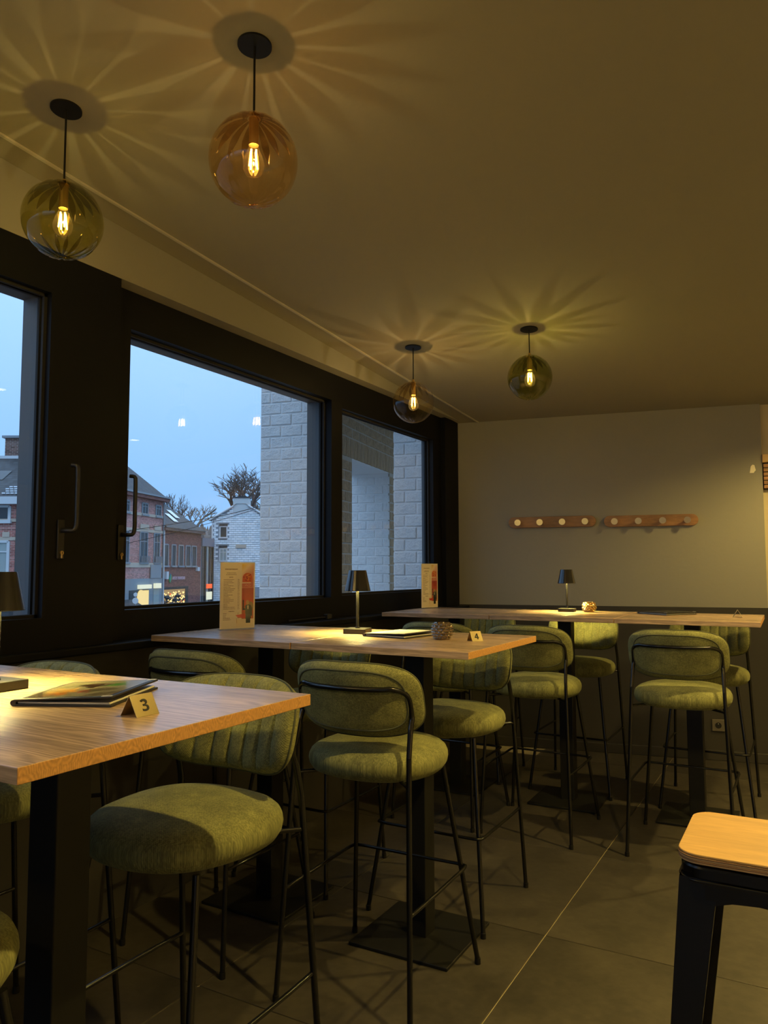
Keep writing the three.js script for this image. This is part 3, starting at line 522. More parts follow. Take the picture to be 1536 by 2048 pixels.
// ------------------------------------------------------------------ the stool in front
{
  const s = thing('metal_stool', 'black metal bar stool with a pale plywood seat at the lower right', 'stool', [-0.112, 0, -1.885]);
  const W = 0.312, H = 0.76, sh = (w, r) => { const p = new THREE.Shape(), a = w / 2; p.moveTo(-a + r, -a); p.lineTo(a - r, -a); p.absarc(a - r, -a + r, r, -Math.PI / 2, 0); p.lineTo(a, a - r); p.absarc(a - r, a - r, r, 0, Math.PI / 2); p.lineTo(-a + r, a); p.absarc(-a + r, a - r, r, Math.PI / 2, Math.PI); p.lineTo(-a, -a + r); p.absarc(-a + r, -a + r, r, Math.PI, Math.PI * 1.5); return p; };
  const slab = (w, r, t, y, bev = 0.0006) => metreUv(new THREE.ExtrudeGeometry(sh(w - 2 * bev, r), { depth: t - 2 * bev, bevelEnabled: true, bevelSize: bev, bevelThickness: bev, bevelSegments: 2, curveSegments: 12 }).translate(0, 0, bev).rotateX(-Math.PI / 2).translate(0, y, 0));
  const seat = part('seat', slab(W, 0.045, 0.006, H - 0.006, 0.002), M.ply, s);
  for (let k = 0; k < 4; k++) part('ply', slab(W + (k % 2 ? -0.001 : 0.0015), 0.045, 0.0034, H - 0.0095 - k * 0.0035), k % 2 ? M.plyLight : M.plyDark, seat);
  part('seat_pan', slab(W - 0.008, 0.043, 0.03, H - 0.055, 0.006), M.black, s);
  const rim = part('rim', slab(W + 0.002, 0.046, 0.006, H - 0.058, 0.002), M.black, s); rim.name = 'rim';
  for (const a of [-1, 1]) for (const b of [-1, 1]) { // folded sheet legs: an angle that tapers and splays
    const top = 0.151, foot = 0.205, yt = H - 0.05;
    const sec = (o, w) => [[o, o], [o, o - w], [o - 0.012, o - w], [o - 0.014, o - 0.014], [o - w, o - 0.012], [o - w, o]];
    const S0 = sec(top, 0.075), S1 = sec(foot, 0.034), g = grid(6, 8, (u, v) => { const i = Math.round(u * 6) % 6, t = 1 - v, x = S1[i][0] + (S0[i][0] - S1[i][0]) * t, z = S1[i][1] + (S0[i][1] - S1[i][1]) * t; return [x * a, yt * t, z * b]; });
    const flat = g.toNonIndexed(); flat.computeVertexNormals(); part('leg', flat, M.black, s);
    part('foot_pad', rbox(0.04, 0.012, 0.04, 0.004, a * (foot - 0.016), 0.006, b * (foot - 0.016)), M.blackMatt, s);
  }
  for (const b of [-1, 1]) { // arched aprons and low stretchers
    const A = new THREE.Shape([[-0.1, 0.705], [0.1, 0.705], [0.105, 0.655], [0.05, 0.672], [0, 0.676], [-0.05, 0.672], [-0.105, 0.655]].map((p) => new THREE.Vector2(...p))), g = new THREE.ExtrudeGeometry(A, { depth: 0.004, bevelEnabled: false });
    part('apron', g.clone().translate(0, 0, b * 0.152 - 0.002), M.black, s); part('apron', g.clone().translate(0, 0, b * 0.152 - 0.002).rotateY(Math.PI / 2), M.black, s);
    part('stretcher', rbox(0.36, 0.026, 0.006, 0.002, 0, 0.235, b * 0.18), M.black, s); part('stretcher', rbox(0.006, 0.026, 0.36, 0.002, b * 0.18, 0.235, 0), M.black, s);
  }
}

// ------------------------------------------------------------------ outside, close by: painted brick piers
{
  const bMap = (s) => tex(128, 64, (x, y) => { const a = fbm(x * 6, y * 4, 6, 4, s, 4), b = fbm(x * 40, y * 20, 40, 20, s + 5, 2), k = 236 + 18 * (a - 0.5) + 22 * (b - 0.5); return [k, k * 0.985, k * 0.97]; });
  const bBump = grey(128, 64, (x, y) => fbm(x * 16, y * 8, 16, 8, 17, 4));
  const BR = [0, 1, 2].map((i) => mat({ map: bMap(90 + i), roughness: 0.85, bumpMap: bBump, bumpScale: 0.004 }));
  const SHADED = [0, 1, 2].map((i) => mat({ map: tex(128, 64, (x, y) => { const a = fbm(x * 6, y * 4, 6, 4, 120 + i, 4), b = fbm(x * 40, y * 20, 40, 20, 125 + i, 2), k = 1 + 0.3 * (a - 0.5) + 0.2 * (b - 0.5); return [158 * k, 128 * k, 92 * k]; }), roughness: 0.9, bumpMap: bBump, bumpScale: 0.003 }));  // brown put into the brick colour for shade and warm light
  M.mortar = mat({ color: rgb(0.86, 0.84, 0.82), roughness: 0.95 });
  const CO = 0.1, q = rng(33);
  const bricks = {};
  const brick = (l, h, w, v) => bricks[[l, h, w, v]] ??= (() => { // a brick with slightly uneven rounded edges
    const g = new RoundedBoxGeometry(l, h, w, 1, 0.006), p = g.attributes.position, r = rng(v * 71 + 5), dx = [0, 1, 2, 3].map(() => (r() - 0.5) * 0.006);
    for (let i = 0; i < p.count; i++) { const k = (p.getX(i) > 0 ? 1 : 0) + (p.getY(i) > 0 ? 2 : 0); p.setZ(i, p.getZ(i) + dx[k]); p.setY(i, p.getY(i) + dx[(k + 1) % 4] * 0.6); }
    const uv = g.attributes.uv; for (let i = 0; i < uv.count; i++) uv.setXY(i, p.getX(i) / l + 0.5, p.getY(i) / h + 0.5);
    g.computeVertexNormals(); return g;
  })();
  // a face of running bond: origin, direction along it, which way it looks, its length, from y0 to y1
  function face(parent, ox, oz, ax, turn, len, y0, y1, set = BR) {
    for (let r = 0, y = y0; y + CO <= y1 + 0.001; r++, y += CO) {
      let s = r % 2 ? -0.1 : 0;
      while (s < len - 0.01) {
        const a = Math.max(0, s), b = Math.min(len, s + 0.2), l = b - a - 0.01;
        if (l > 0.02) { const v = Math.floor(q() * 3), m = part('brick', brick(Math.round(l * 1000) / 1000, CO - 0.01, 0.05, v), set[Math.floor(q() * 3)], parent); m.position.set(ox + ax[0] * (a + b) / 2, y + CO / 2, oz + ax[1] * (a + b) / 2); m.rotation.y = turn; m.position.addScaledVector(V(Math.sin(turn), 0, Math.cos(turn)), -0.022 + (q() - 0.5) * 0.004); }
        s += 0.2;
      }
    }
  }
  const col = structure('wall_colonnade', 'white painted brick piers with a lintel outside the windows', 'wall');
  col.position.set(-3.68, 0, -5.3); col.rotation.y = BY;       // local x along the back wall, local -z away; the inner corner of the near pier is at the origin
  const T = 0.48, A = 0.99, B = 2.18, HEAD = 2.43;
  part('mortar_core', span(-T + 0.003, -0.003, -4, 4.3, -A + 0.003, -0.003), M.mortar, col);
  part('mortar_core', span(-T + 0.003, -0.003, -4, 4.3, -5, -B - 0.003), M.mortar, col);
  part('mortar_core', span(-T + 0.003, -0.003, HEAD + 0.012, 4.3, -B, -A), M.mortar, col);
  M.shadedMortar = mat({ color: rgb(0.42, 0.35, 0.27), roughness: 0.95 });  // joints darkened to match the shaded inner side
  for (const [a, b, c] of [[-A, -0.2, -4], [-B, -A, HEAD + 0.012], [-5, -B, -4]]) part('mortar_joints', span(-0.02, -0.001, c, 4.3, a, b), M.shadedMortar, col);
  face(col, -T, 0, [1, 0], 0, T, 0.7, 3.3);                      // end of the near pier, towards the viewer
  face(col, 0, -0.2, [0, -1], Math.PI / 2, A - 0.2, 0.8, HEAD, SHADED);  // inner side, browned for its shade and warm lamp light
  face(col, 0, -0.2, [0, -1], Math.PI / 2, 3.0, HEAD + 0.2, 3.4, SHADED); // over the opening
  face(col, 0, -B, [0, -1], Math.PI / 2, 0.4, 0.8, HEAD, SHADED);
  face(col, -T, -B, [1, 0], 0, T, 0.8, HEAD);                    // far side of the opening, towards the viewer
  for (let k = 0; k < 22; k++) { const m = part('brick', brick(0.09, 0.19, 0.05, k % 3), SHADED[k % 3], col); m.position.set(-0.022, HEAD + 0.1, -0.78 - k * 0.1); m.rotation.y = Math.PI / 2; }
  part('soffit', span(-T + 0.005, -0.005, HEAD, HEAD + 0.012, -B, -A), M.mortar, col);
  const j = structure('wall_jamb', 'white painted brick wall end just outside the narrow window', 'wall');
  j.position.set(-3.0, 0, -5.53); j.rotation.y = BY;
  part('mortar_core', span(0.003, 0.5, -4, 7.3, -0.6, -0.003), M.mortar, j);
  face(j, 0, 0, [1, 0], 0, 0.42, 0.8, 3.0); face(j, 0, -0.6, [0, 1], -Math.PI / 2, 0.6, 0.8, 3.0);
  const sl = structure('trim_2', 'added unseen slab shading the passage outside', 'slab'); sl.position.set(-3.68, 0, -5.3); sl.rotation.y = BY; part('concrete', span(-0.1, 0.6, 3.1, 3.3, -5, 0.5), M.mortar, sl);  // unseen slab, added to keep sky light off the inner face
}

// ------------------------------------------------------------------ outside, far away: the street
const YAW = 29.205 * D2R, fw = [-Math.sin(YAW), -Math.cos(YAW)], rt = [Math.cos(YAW), -Math.sin(YAW)];
const street = (right, away) => [right * rt[0] + away * fw[0], 0, right * rt[1] + away * fw[1]];
{
  const brickMap = (c0, c1, s, w = 24, h = 72) => tex(512, 512, (x, y) => { const r = Math.floor(y * h), bx = x * w + (r % 2) * 0.5, bi = Math.floor(bx), fx = bx - bi, fy = y * h - r, m = fx < 0.07 || fy < 0.18, t = hash(bi % w, r, s), k = m ? 1 : 0.82 + 0.36 * t; const c = m ? c1 : c0; return [c[0] * k, c[1] * k, c[2] * k]; }, { rx: 1 / 5, ry: 1 / 5 });
  M.brickPink = mat({ map: brickMap([178, 120, 112], [200, 170, 160], 3), roughness: 0.9 });
  M.brickRed = mat({ map: brickMap([176, 108, 98], [206, 176, 164], 7), roughness: 0.9 });
  M.brickBrown = mat({ map: brickMap([122, 78, 72], [138, 104, 98], 9), roughness: 0.9 });
  M.brickDark = mat({ map: brickMap([104, 78, 70], [160, 146, 138], 12), roughness: 0.9 });
  M.stoneBand = mat({ color: rgb(0.55, 0.44, 0.34), roughness: 0.85 }); M.blueStone = mat({ color: rgb(0.26, 0.29, 0.31), roughness: 0.8 }); M.whiteTrim = mat({ color: rgb(0.62, 0.63, 0.63), roughness: 0.7 });
  M.farGlass = mat({ color: rgb(0.03, 0.04, 0.045), roughness: 0.12 }); M.curtain = mat({ color: rgb(0.34, 0.38, 0.36), roughness: 0.5 });
  const slateMap = tex(512, 512, (x, y) => { const r = Math.floor(y * 40), bx = x * 32 + (r % 2) * 0.5, fy = y * 40 - r, t = hash(Math.floor(bx) % 32, r, 4), k = 44 + 18 * t - (fy < 0.2 ? 20 : 0); return [k, k * 1.06, k * 1.12]; }, { rx: 1 / 6, ry: 1 / 6 });
  M.slate = mat({ map: slateMap, roughness: 0.6 });
  M.snow = mat({ color: rgb(0.8, 0.82, 0.84), roughness: 0.8 });
  M.asphalt = mat({ color: rgb(0.07, 0.075, 0.08), roughness: 0.8 });
  const g = structure('ground', 'grey street far below the windows', 'street'); part('asphalt', span(-160, 60, -4.6, -4, -200, 60), M.asphalt, g);
  const sheet = (pts) => { const p = []; for (let i = 1; i < pts.length - 1; i++) p.push(...pts[0], ...pts[i], ...pts[i + 1]); const b = new THREE.BufferGeometry(); b.setAttribute('position', new THREE.Float32BufferAttribute(p, 3)); b.computeVertexNormals(); return b; };
  // facade helpers: local x runs along the front, local z looks at the street
  function win(parent, x0, x1, y0, y1, fm = M.whiteTrim, gm = M.farGlass, bars = true) {
    const f = part('window', mergeGeometries([span(x0 - 0.06, x0 + 0.05, y0, y1, -0.02, 0.06), span(x1 - 0.05, x1 + 0.06, y0, y1, -0.02, 0.06), span(x0, x1, y1 - 0.06, y1 + 0.04, -0.02, 0.06), span(x0 - 0.1, x1 + 0.1, y0 - 0.1, y0 + 0.03, -0.02, 0.14)]), fm, parent);
    part('pane', span(x0 + 0.04, x1 - 0.04, y0, y1, 0.0, 0.02), gm, f);
    if (bars) part('glazing_bar', mergeGeometries([span(x0, x1, y0 + (y1 - y0) * 0.68, y0 + (y1 - y0) * 0.68 + 0.05, 0.02, 0.05), span((x0 + x1) / 2 - 0.025, (x0 + x1) / 2 + 0.025, y0, y1, 0.02, 0.05)]), fm, f);
    return f;
  }
  function hippedRoof(x0, x1, y, rise, z0, z1, over, gable = false) { // eaves along x, ridge in the middle, both ends hipped
    const a = [x0 - over, y, z1 + over], b = [x1 + over, y, z1 + over], c = [x1 + over, y, z0], d = [x0 - over, y, z0], zr = (z0 + z1) / 2, k = (z1 - z0) * 0.42, r0 = [gable ? x0 : x0 + k, y + rise, zr], r1 = [x1 - k, y + rise, zr];
    return metreUv(mergeGeometries([sheet([a, b, r1, r0]), sheet([b, c, r1]), sheet([c, d, r0, r1]), sheet([d, a, r0]), sheet([d, c, b, a])]));
  }
  // the row along the left of the street
  const ang = YAW + Math.PI / 2 - 10.6 * D2R;                 // local +x leads away down the street
  const lineAt = street(-18.474, 54.31);
  const front = (name, label, s) => thing(name, label, 'building', [lineAt[0] + s * Math.cos(ang), 0, lineAt[2] - s * Math.sin(ang)], ang);
  {
    const h = front('brick_townhouse', 'pink brick townhouse with cream bands and slate roof across the street', 0);
    part('wall', span(-3, 5.55, -4, 6.85, -8, 0), M.brickPink, h);
    for (const [y0, y1] of [[5.39, 5.6], [4.2, 4.42], [1.55, 1.9]]) part('stone_band', span(-3, 5.56, y0, y1, -0.1, 0.06), M.stoneBand, h);
    part('ground_floor', span(-3, 5.57, -4, 0.72, -0.2, 0.08), M.blueStone, h);
    for (const [x0, x1, y0, y1] of [[-0.6, 0.3, 5.51, 6.37], [2.15, 2.99, 5.51, 6.37], [4.3, 5.1, 5.51, 6.37], [-0.7, 0.35, 1.9, 4.2], [1.95, 3.05, 1.9, 4.2], [4.1, 5.0, 1.9, 4.2]]) win(h, x0, x1, y0, y1, M.blueStone);
    for (const [x0, x1] of [[1.86, 3.15], [4.05, 5.05]]) { part('lintel', span(x0, x1, 4.42, 4.78, 0, 0.1), M.stoneBand, h); part('balcony_rail', mergeGeometries(Array.from({ length: 9 }, (_, k) => span(x0 + (x1 - x0) * k / 8 - 0.02, x0 + (x1 - x0) * k / 8 + 0.02, 1.92, 2.4, 0.2, 0.24))), M.blueStone, h); }
    part('cornice', span(-3.1, 5.75, 6.7, 7.0, -0.3, 0.45), M.brickBrown, h); part('gutter', span(-3.1, 5.8, 6.95, 7.08, 0.3, 0.55), M.blueStone, h);
    part('roof', hippedRoof(-3, 5.2, 7.05, 4.3, -8, 0, 0.3), M.slate, h);
    part('snow_strip', span(-1, 4.9, 7.22, 7.26, -0.15, 0.05), M.snow, h);
    part('downpipe', capped([5.5, -4, 0.1], [5.5, 6.8, 0.1], 0.06), M.blueStone, h);
    M.shopSign = mat({ color: rgb(0.2, 0.2, 0.2), emissive: rgb(0.9, 0.95, 0.7), emissiveIntensity: 0.8 }); M.poster = mat({ color: rgb(0.2, 0.2, 0.2), emissive: rgb(1, 0.75, 0.2), emissiveIntensity: 0.9 });
    part('light_sign', span(1.56, 3.37, -0.03, 0.27, 0.1, 0.3), M.shopSign, h); part('light_sign', span(4.0, 4.89, -0.04, 0.34, 0.1, 0.3), M.shopSign, h);
    const sw = part('shop_window', span(0.4, 3.22, -3.4, -0.11, 0.07, 0.12), M.farGlass, h); part('lit_poster', span(2.0, 3.22, -3.2, -0.15, 0.1, 0.14), M.poster, sw); part('lit_round', cyl(0.55, 0.55, 0.05, 0, 0, 0, 20).rotateX(Math.PI / 2).translate(2.0, -0.65, 0.16), M.poster, sw);
    part('door', span(4.0, 4.89, -4, -0.12, 0.07, 0.12), M.curtain, h);
    part('wall_panel', span(3.53, 5.22, 0.73, 1.77, 0.05, 0.12), M.blueStone, h);
    part('awning', metreUv(sheet([[-2.5, -0.75, 0.1], [0.9, -0.75, 0.1], [0.9, -1.35, 1.2], [-2.5, -1.35, 1.2]])), M.slate, h);
  }
  {
    const h = front('brown_brick_building', 'dark brown brick building with five tall windows and a leaf sign', 5.56);
    part('wall', span(0, 7.2, -4, 4.57, -8, 0), M.brickBrown, h);
    for (const [x0, x1] of [[0.12, 0.92], [1.55, 2.25], [2.8, 3.6], [4.1, 4.95], [5.27, 6.15]]) win(h, x0, x1, 1.68, 3.4, M.blueStone, M.farGlass, false);
    part('cornice', span(-0.1, 7.4, 4.5, 4.72, -0.3, 0.3), M.brickDark, h);
    part('roof', hippedRoof(0.4, 7.2, 4.72, 3.5, -8, 0, 0.35, true), M.slate, h);
    for (const [x, y] of [[1.0, 1.0], [2.6, 0.55], [3.9, 0.95]]) { const z = 0.35 - y / 3.5 * 4.35; part('roof_light', metreUv(sheet([[x, 4.8 + y, z], [x + 0.8, 4.8 + y, z], [x + 0.8, 5.5 + y, z - 0.87], [x, 5.5 + y, z - 0.87]])), M.snow, h); }
    M.shopGlow = mat({ color: rgb(0.1, 0.08, 0.06), emissive: rgb(0.55, 0.36, 0.14), emissiveIntensity: 0.55 }); M.fairy = mat({ color: rgb(0, 0, 0), emissive: rgb(1, 0.75, 0.3), emissiveIntensity: 1.6 }); M.fairyRed = mat({ color: rgb(0, 0, 0), emissive: rgb(1, 0.15, 0.05), emissiveIntensity: 1.1 });
    const sw = part('shop_window', span(0.07, 4.1, -3.4, -0.2, 0.01, 0.06), M.shopGlow, h); part('shop_frame', span(4.0, 4.5, -4, -0.05, 0.0, 0.12), M.slate, sw); part('shop_frame', span(0, 4.5, -0.2, 0.0, 0.0, 0.12), M.slate, sw);
    const q = rng(5), y0 = [], y1 = [], dk = []; for (let k = 0; k < 150; k++) { const b = new THREE.OctahedronGeometry(0.045 + 0.05 * q(), 0).translate(0.2 + 3.6 * q(), -0.35 - 1.9 * Math.pow(q(), 0.8), 0.12); (q() < 0.18 ? y1 : y0).push(b); if (k < 60) dk.push(new THREE.OctahedronGeometry(0.12 + 0.12 * q(), 0).translate(0.3 + 3.4 * q(), -0.7 - 1.2 * q(), 0.08)); }
    for (const [n, list, m] of [['fairy_lights', y0, M.fairy], ['red_lights', y1, M.fairyRed], ['garland', dk, M.slate]]) { const o = part(n, mergeGeometries(list), m, sw); o.userData.kind = 'stuff'; }
    const leaf = new THREE.Shape(); leaf.moveTo(0, 0); leaf.quadraticCurveTo(-0.32, 0.25, 0.1, 0.72); leaf.quadraticCurveTo(0.42, 0.35, 0, 0);
    const sg = part('leaf_sign', new THREE.ExtrudeGeometry(leaf, { depth: 0.06, bevelEnabled: false }).translate(1.25, 0.33, 0.02), mat({ color: rgb(0.06, 0.36, 0.12), roughness: 0.5 }), h);
    const lf2 = new THREE.Shape(); lf2.moveTo(0.06, 0.1); lf2.quadraticCurveTo(-0.1, 0.4, 0.1, 0.72); lf2.quadraticCurveTo(0.02, 0.4, 0.06, 0.1); part('leaf_blue', new THREE.ExtrudeGeometry(lf2, { depth: 0.03, bevelEnabled: false }).translate(1.2, 0.36, 0.07), mat({ color: rgb(0.05, 0.2, 0.5), roughness: 0.5 }), sg);
    const tx = new TextGeometry('ACCES TOURISME', { font, size: 0.24, depth: 0.04, curveSegments: 2 }); tx.computeBoundingBox(); tx.scale(2.3 / (tx.boundingBox.max.x - tx.boundingBox.min.x), 1, 1).translate(1.7, 0.58, 0.02); part('lettering', tx, mat({ color: rgb(0.62, 0.42, 0.46), roughness: 0.6 }), h);
    part('wall_light', span(0.42, 0.76, 0.63, 1.23, 0, 0.2), M.whiteTrim, h); part('meter_box', span(6.17, 6.6, 1.26, 1.6, 0, 0.2), M.whiteTrim, h);
    part('downpipe', capped([0.05, -4, 0.1], [0.05, 4.5, 0.1], 0.06), M.whiteTrim, h);
  }
  {
    const h = front('glass_infill_building', 'narrow grey building with tall glass strips beside the white house', 12.85);
    part('wall', span(0, 2.6, -4, 3.45, -6, -0.05), M.blueStone, h); part('fascia', span(0, 2.6, 3.45, 4.2, -6, 0.1), mat({ color: rgb(0.22, 0.21, 0.24), roughness: 0.7 }), h);
    for (let k = 0; k < 3; k++) { const p = part('window', span(0.15 + k * 0.8, 0.75 + k * 0.8, -3.8, 3.4, -0.05, 0.0), k % 2 ? M.curtain : M.farGlass, h); part('mullion', span(0.75 + k * 0.8, 0.95 + k * 0.8, -4, 3.45, -0.05, 0.08), M.slate, p); }
    for (const [y0, y1, m] of [[-0.3, 0.1, M.fairyRed], [-1.3, -0.6, M.shopSign]]) part('light_sign', span(1.0, 2.2, y0, y1, 0.02, 0.1), m, h);
  }
  { // white slate-hung gable house
    const p = street(-15.87, 70), h = thing('white_gable_house', 'white shingled gable house with a broad chimney', 'building', p, YAW);
    const s = new THREE.Shape([[0, -4], [5.4, -4], [5.4, 5.9], [3.1, 7.35], [2.2, 7.35], [0, 6.0]].map((a) => new THREE.Vector2(...a)));
    part('wall', metreUv(new THREE.ExtrudeGeometry(s, { depth: 7, bevelEnabled: false }).translate(0, 0, -7)), mat({ color: rgb(0.3, 0.33, 0.36), roughness: 0.9 }), h);
    // shingles: rows of overlapping pale slates, joined
    const q = rng(14), list = [[], [], []]; const unit = new THREE.BoxGeometry(0.4, 0.2, 0.03); unit.rotateX(-0.12);
    for (let r = 0; r < 52; r++) for (let c = 0; c < 15; c++) {
      const y = -3.0 + r * 0.2, x = c * 0.4 + (r % 2) * 0.2 - 0.05; if (x < 0.1 || x > 5.3) continue; if (y > 5.9) { const a = (y - 5.9) / 1.45; if (x < 2.2 * a + 0.15 || x > 5.4 - 2.3 * a - 0.1) continue; }
      if ((x > 0.5 && x < 1.55) && ((y > 4.1 && y < 5.75) || (y > 2.0 && y < 3.7))) continue;
      list[Math.floor(q() * 3)].push(unit.clone().scale(0.97 - 0.05 * q(), 0.82 + 0.1 * q(), 1).translate(x, y, 0.02));
    }
    list.forEach((l, i) => { const o = part('shingles', mergeGeometries(l), mat({ color: rgb(...[[0.78, 0.8, 0.8], [0.7, 0.73, 0.74], [0.84, 0.85, 0.85]][i]), roughness: 0.8 }), h); o.userData.kind = 'stuff'; });
    win(h, 0.72, 1.36, 4.35, 5.35, M.whiteTrim, M.farGlass, false); win(h, 0.72, 1.36, 2.2, 3.3, M.whiteTrim, M.curtain, true); for (const y of [5.4, 3.4]) part('shutter_box', span(0.66, 1.42, y, y + 0.2, 0.02, 0.1), M.slate, h);
    const ch = part('chimney', span(1.9, 3.36, 6.6, 8.0, -1.0, 0.05), mat({ color: rgb(0.6, 0.62, 0.6), roughness: 0.85 }), h); part('chimney_cap', span(1.84, 3.42, 8.0, 8.12, -1.06, 0.12), M.slate, ch);
    for (const [a, b] of [[[-0.25, 5.95], [1.95, 7.25]], [[5.65, 5.85], [3.3, 7.3]]]) { const g2 = capped([a[0], a[1], 0.1], [b[0], b[1], 0.1], 0.1, 6); part('verge_board', g2, M.whiteTrim, h); }
    part('roof', metreUv(mergeGeometries([sheet([[-0.35, 5.9, 0.15], [2.2, 7.45, 0.15], [2.2, 7.45, -7.2], [-0.35, 5.9, -7.2]]), sheet([[3.1, 7.45, 0.15], [5.75, 5.8, 0.15], [5.75, 5.8, -7.2], [3.1, 7.45, -7.2]]), sheet([[2.2, 7.46, 0.1], [3.1, 7.46, 0.1], [3.1, 7.46, -7.2], [2.2, 7.46, -7.2]])])), M.slate, h);
    part('downpipe', capped([0.02, -4, 0.1], [0.02, 5.9, 0.1], 0.06), M.whiteTrim, h);
    part('plaque', span(2.21, 3.14, 3.36, 3.66, 0.05, 0.12), M.stoneBand, h); part('base_band', span(3.0, 5.42, -1.1, -0.22, -0.1, 0.2), M.blueStone, h);
    const dm = new THREE.Shape([[0, 0], [0.14, 0.55], [0, 1.1], [-0.14, 0.55]].map((a) => new THREE.Vector2(...a))); part('diamond_sign', new THREE.ExtrudeGeometry(dm, { depth: 0.06, bevelEnabled: false }).translate(3.55, 0.5, 0.08), mat({ color: rgb(0.4, 0.1, 0.16), roughness: 0.6 }), h);
  }
  { // red brick house seen through the near window
    const p = street(-15.19, 30), h = thing('red_brick_house', 'red brick house with dark tiled roof seen through the near window', 'building', p, YAW);
    part('wall', span(-9, 1.6, -4, 3.96, -7, 0), M.brickRed, h);
    for (const [y0, y1] of [[3.27, 3.39], [2.54, 2.67], [0.99, 1.15]]) part('stone_band', span(-9, 1.61, y0, y1, -0.1, 0.04), M.stoneBand, h);
    win(h, -0.75, 0.34, 3.31, 3.9, M.whiteTrim, M.farGlass, false); win(h, -0.75, 0.34, 1.13, 2.5, M.whiteTrim, M.curtain, true); part('keystone', span(0.1, 0.38, 2.67, 2.87, 0, 0.06), M.stoneBand, h); win(h, -3.6, -2.4, 1.13, 2.5, M.whiteTrim, M.curtain, true);
    part('gutter', span(-9, 1.75, 3.96, 4.25, -0.2, 0.35), M.whiteTrim, h);
    part('roof', metreUv(sheet([[-9, 4.25, 0.3], [1.8, 4.25, 0.3], [1.8, 6.2, -2.4], [-9, 6.2, -2.4]])), M.slate, h); part('ridge', span(-9, 1.8, 6.14, 6.27, -2.6, -2.3), M.whiteTrim, h);
    const rl = part('roof_light', metreUv(sheet([[-1.6, 5.05, -0.78], [-0.4, 5.05, -0.78], [-0.3, 5.5, -1.38], [-1.5, 5.5, -1.38]])), M.farGlass, h); part('snow_patch', metreUv(sheet([[-1.6, 4.95, -0.62], [-0.6, 4.95, -0.62], [-0.6, 5.04, -0.75], [-1.6, 5.04, -0.75]])), M.snow, rl);
    const q = rng(3), sn = []; for (let r = 0; r < 4; r++) for (let c = 0; c < 8 - r; c++) { const y = 4.36 + r * 0.1, z = 0.3 - (y - 4.25) / 1.7 * 2.5; sn.push(new THREE.BoxGeometry(0.12, 0.05, 0.05).translate(0.15 + c * 0.17 + (r % 2) * 0.08, y + 0.04, z + 0.03)); } const o = part('snow', mergeGeometries(sn), M.snow, h); o.userData.kind = 'stuff';
    part('chimney', span(-1.15, 0.3, 5.9, 7.05, -3.2, -2.4), M.brickDark, h); part('chimney_cap', span(-1.25, 0.4, 7.05, 7.15, -3.3, -2.3), M.blueStone, h);
    part('downpipe', capped([0.68, -4, 0.08], [0.68, 3.9, 0.08], 0.04), M.gasket, h);
    part('plinth', span(-9, 1.62, -4, 0.4, -0.1, 0.06), M.slate, h);
  }
  // bare winter trees, each with its own branching
  M.bark = mat({ color: rgb(0.13, 0.105, 0.09), roughness: 0.95 }); M.twig = mat({ color: rgb(0.17, 0.14, 0.125), roughness: 0.95 });
  function tree(right, away, base, h, spread, seed, label) {
    const t = thing('bare_tree', label, 'tree', [...street(right, away)].map((v, i) => (i === 1 ? base : v)), 0, 'bare trees on the hillside'), q = rng(seed), big = [], small = [];
    const grow = (p, d, l, r, n) => {
      const e = p.clone().addScaledVector(d, l); (n > 3 ? big : small).push(new THREE.CylinderGeometry(r * 0.7, r, l, n > 3 ? 6 : 3, 1, true).applyQuaternion(new THREE.Quaternion().setFromUnitVectors(V(0, 1, 0), d)).translate(...p.clone().add(e).multiplyScalar(0.5).toArray()));
      if (!n) return; const k = n > 4 ? 3 : 2 + (q() < 0.5 ? 1 : 0);
      for (let i = 0; i < k; i++) { const nd = d.clone().add(V((q() - 0.5) * spread, (q() - 0.35) * 0.5, (q() - 0.5) * spread)).normalize(); grow(p.clone().addScaledVector(d, l * (0.6 + 0.4 * q())), nd, l * (0.68 + 0.15 * q()), r * 0.66, n - 1); }
    };
    grow(V(0, 0, 0), V(0, 1, 0), h * 0.27, h * 0.03, 6); part('trunk', mergeGeometries(big), M.bark, t); part('twigs', mergeGeometries(small), M.twig, t);
  }
  tree(-21.9, 88, 2.5, 10.5, 1.3, 7, 'pale slender bare tree left of the white house');
  tree(-17.3, 92, 4.5, 12, 1.8, 8, 'spreading bare tree above the white house chimney');
  tree(-17.9, 108, 5, 14, 1.7, 19, 'tall bare tree beside the brick pier, right of the chimney');
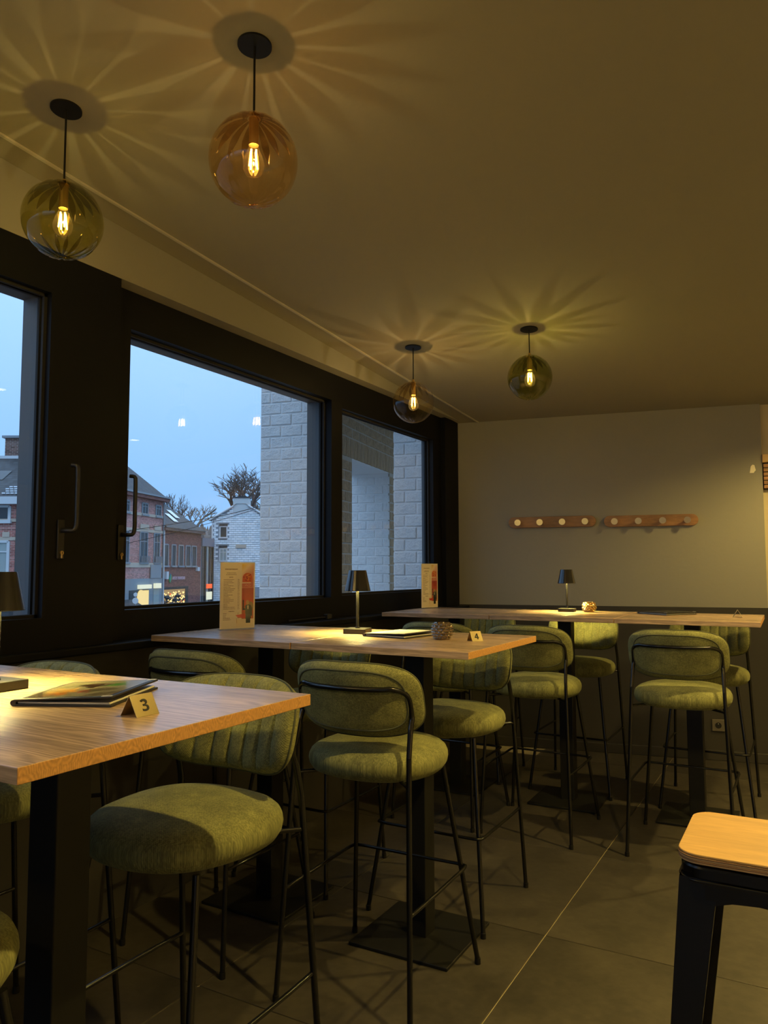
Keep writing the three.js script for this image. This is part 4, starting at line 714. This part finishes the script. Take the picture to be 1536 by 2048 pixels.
  { // wooded hill
    const q = rng(2), hill = thing('wooded_hill', 'low brown wooded hill behind the white house', 'hill', street(-24, 110), YAW);
    part('slope', grid(60, 12, (u, v) => { const x = -40 + u * 90, z = -v * 40; return [x, -4 + (12.2 + 2.4 * Math.sin(u * 9) + 1.2 * (vnoise(u * 60, v * 12, 64, 64, 3) - 0.5)) * Math.sin(Math.min(1, v * 2.2) * Math.PI / 2), z]; }), mat({ color: rgb(0.16, 0.13, 0.115), roughness: 1 }), hill);
    const list = []; for (let k = 0; k < 420; k++) { const x = -20 + 50 * q(), h = 1.2 + 1.6 * q(); list.push(new THREE.ConeGeometry(0.5 + 0.5 * q(), h, 5, 1, true).translate(x, 6.2 + 2.6 * q() + 0.6 * Math.sin(x * 0.2), -8 - 14 * q())); } const o = part('brushwood', mergeGeometries(list), M.twig, hill); o.userData.kind = 'stuff';
    const ev = []; for (let k = 0; k < 10; k++) ev.push(new THREE.ConeGeometry(0.7, 3.0 + q(), 7).translate(3.2 + q() * 2.4, 9.6 + q(), -6 - q() * 3)); const e2 = part('evergreens', mergeGeometries(ev), mat({ color: rgb(0.03, 0.05, 0.035), roughness: 1 }), hill); e2.userData.kind = 'stuff';
  }
  const cable = (name, label, pts, r) => { const o = thing(name, label, 'cable'); part('wire', tube(pts, r, 40, 5), M.gasket, o); };
  const at = (right, away, y) => { const p = street(right, away); return [p[0], y, p[2]]; };
  cable('street_cable', 'upper cable strung across the street before the gable', [at(-18.43, 54.6, 4.19), at(-14.5, 52.5, 4.55), at(-10.6, 50, 4.95), at(-7.2, 48, 5.55)], 0.022);
  cable('street_cable', 'lower cable sagging across the street before the brick houses', [at(-18.43, 54.6, 3.29), at(-14.5, 52.5, 3.95), at(-10.6, 50, 4.7), at(-7.2, 48, 5.5)], 0.018);
  { const d = thing('utility_pole', 'wooden street pole hidden behind the brick pier, holding the cables', 'pole', at(-7.2, 48, -4)); part('pole', cyl(0.12, 0.15, 9.8, 0, 4.9, 0, 12), M.bark, d); part('cross_arm', span(-0.5, 0.5, 9.2, 9.35, -0.06, 0.06), M.bark, d); }
  { const d = thing('traffic_sign', 'round pale traffic sign on a pole by the shop', 'sign', at(-16.3, 50, -4)); d.rotation.y = YAW; part('pole', capped([0, 0, 0], [0, 3.9, 0], 0.035), M.blueStone, d); part('disc', cyl(0.2, 0.2, 0.03, 0, 0, 0, 24).rotateX(Math.PI / 2).translate(0, 3.35, 0.05), M.whiteTrim, d); part('upper_disc', cyl(0.13, 0.13, 0.03, 0, 0, 0, 20).rotateX(Math.PI / 2).translate(0, 3.75, 0.05), M.whiteTrim, d); }
}

scene.traverse((o) => { if (o.isMesh) { o.castShadow = true; o.receiveShadow = true; } });
renderer.render(scene, camera);
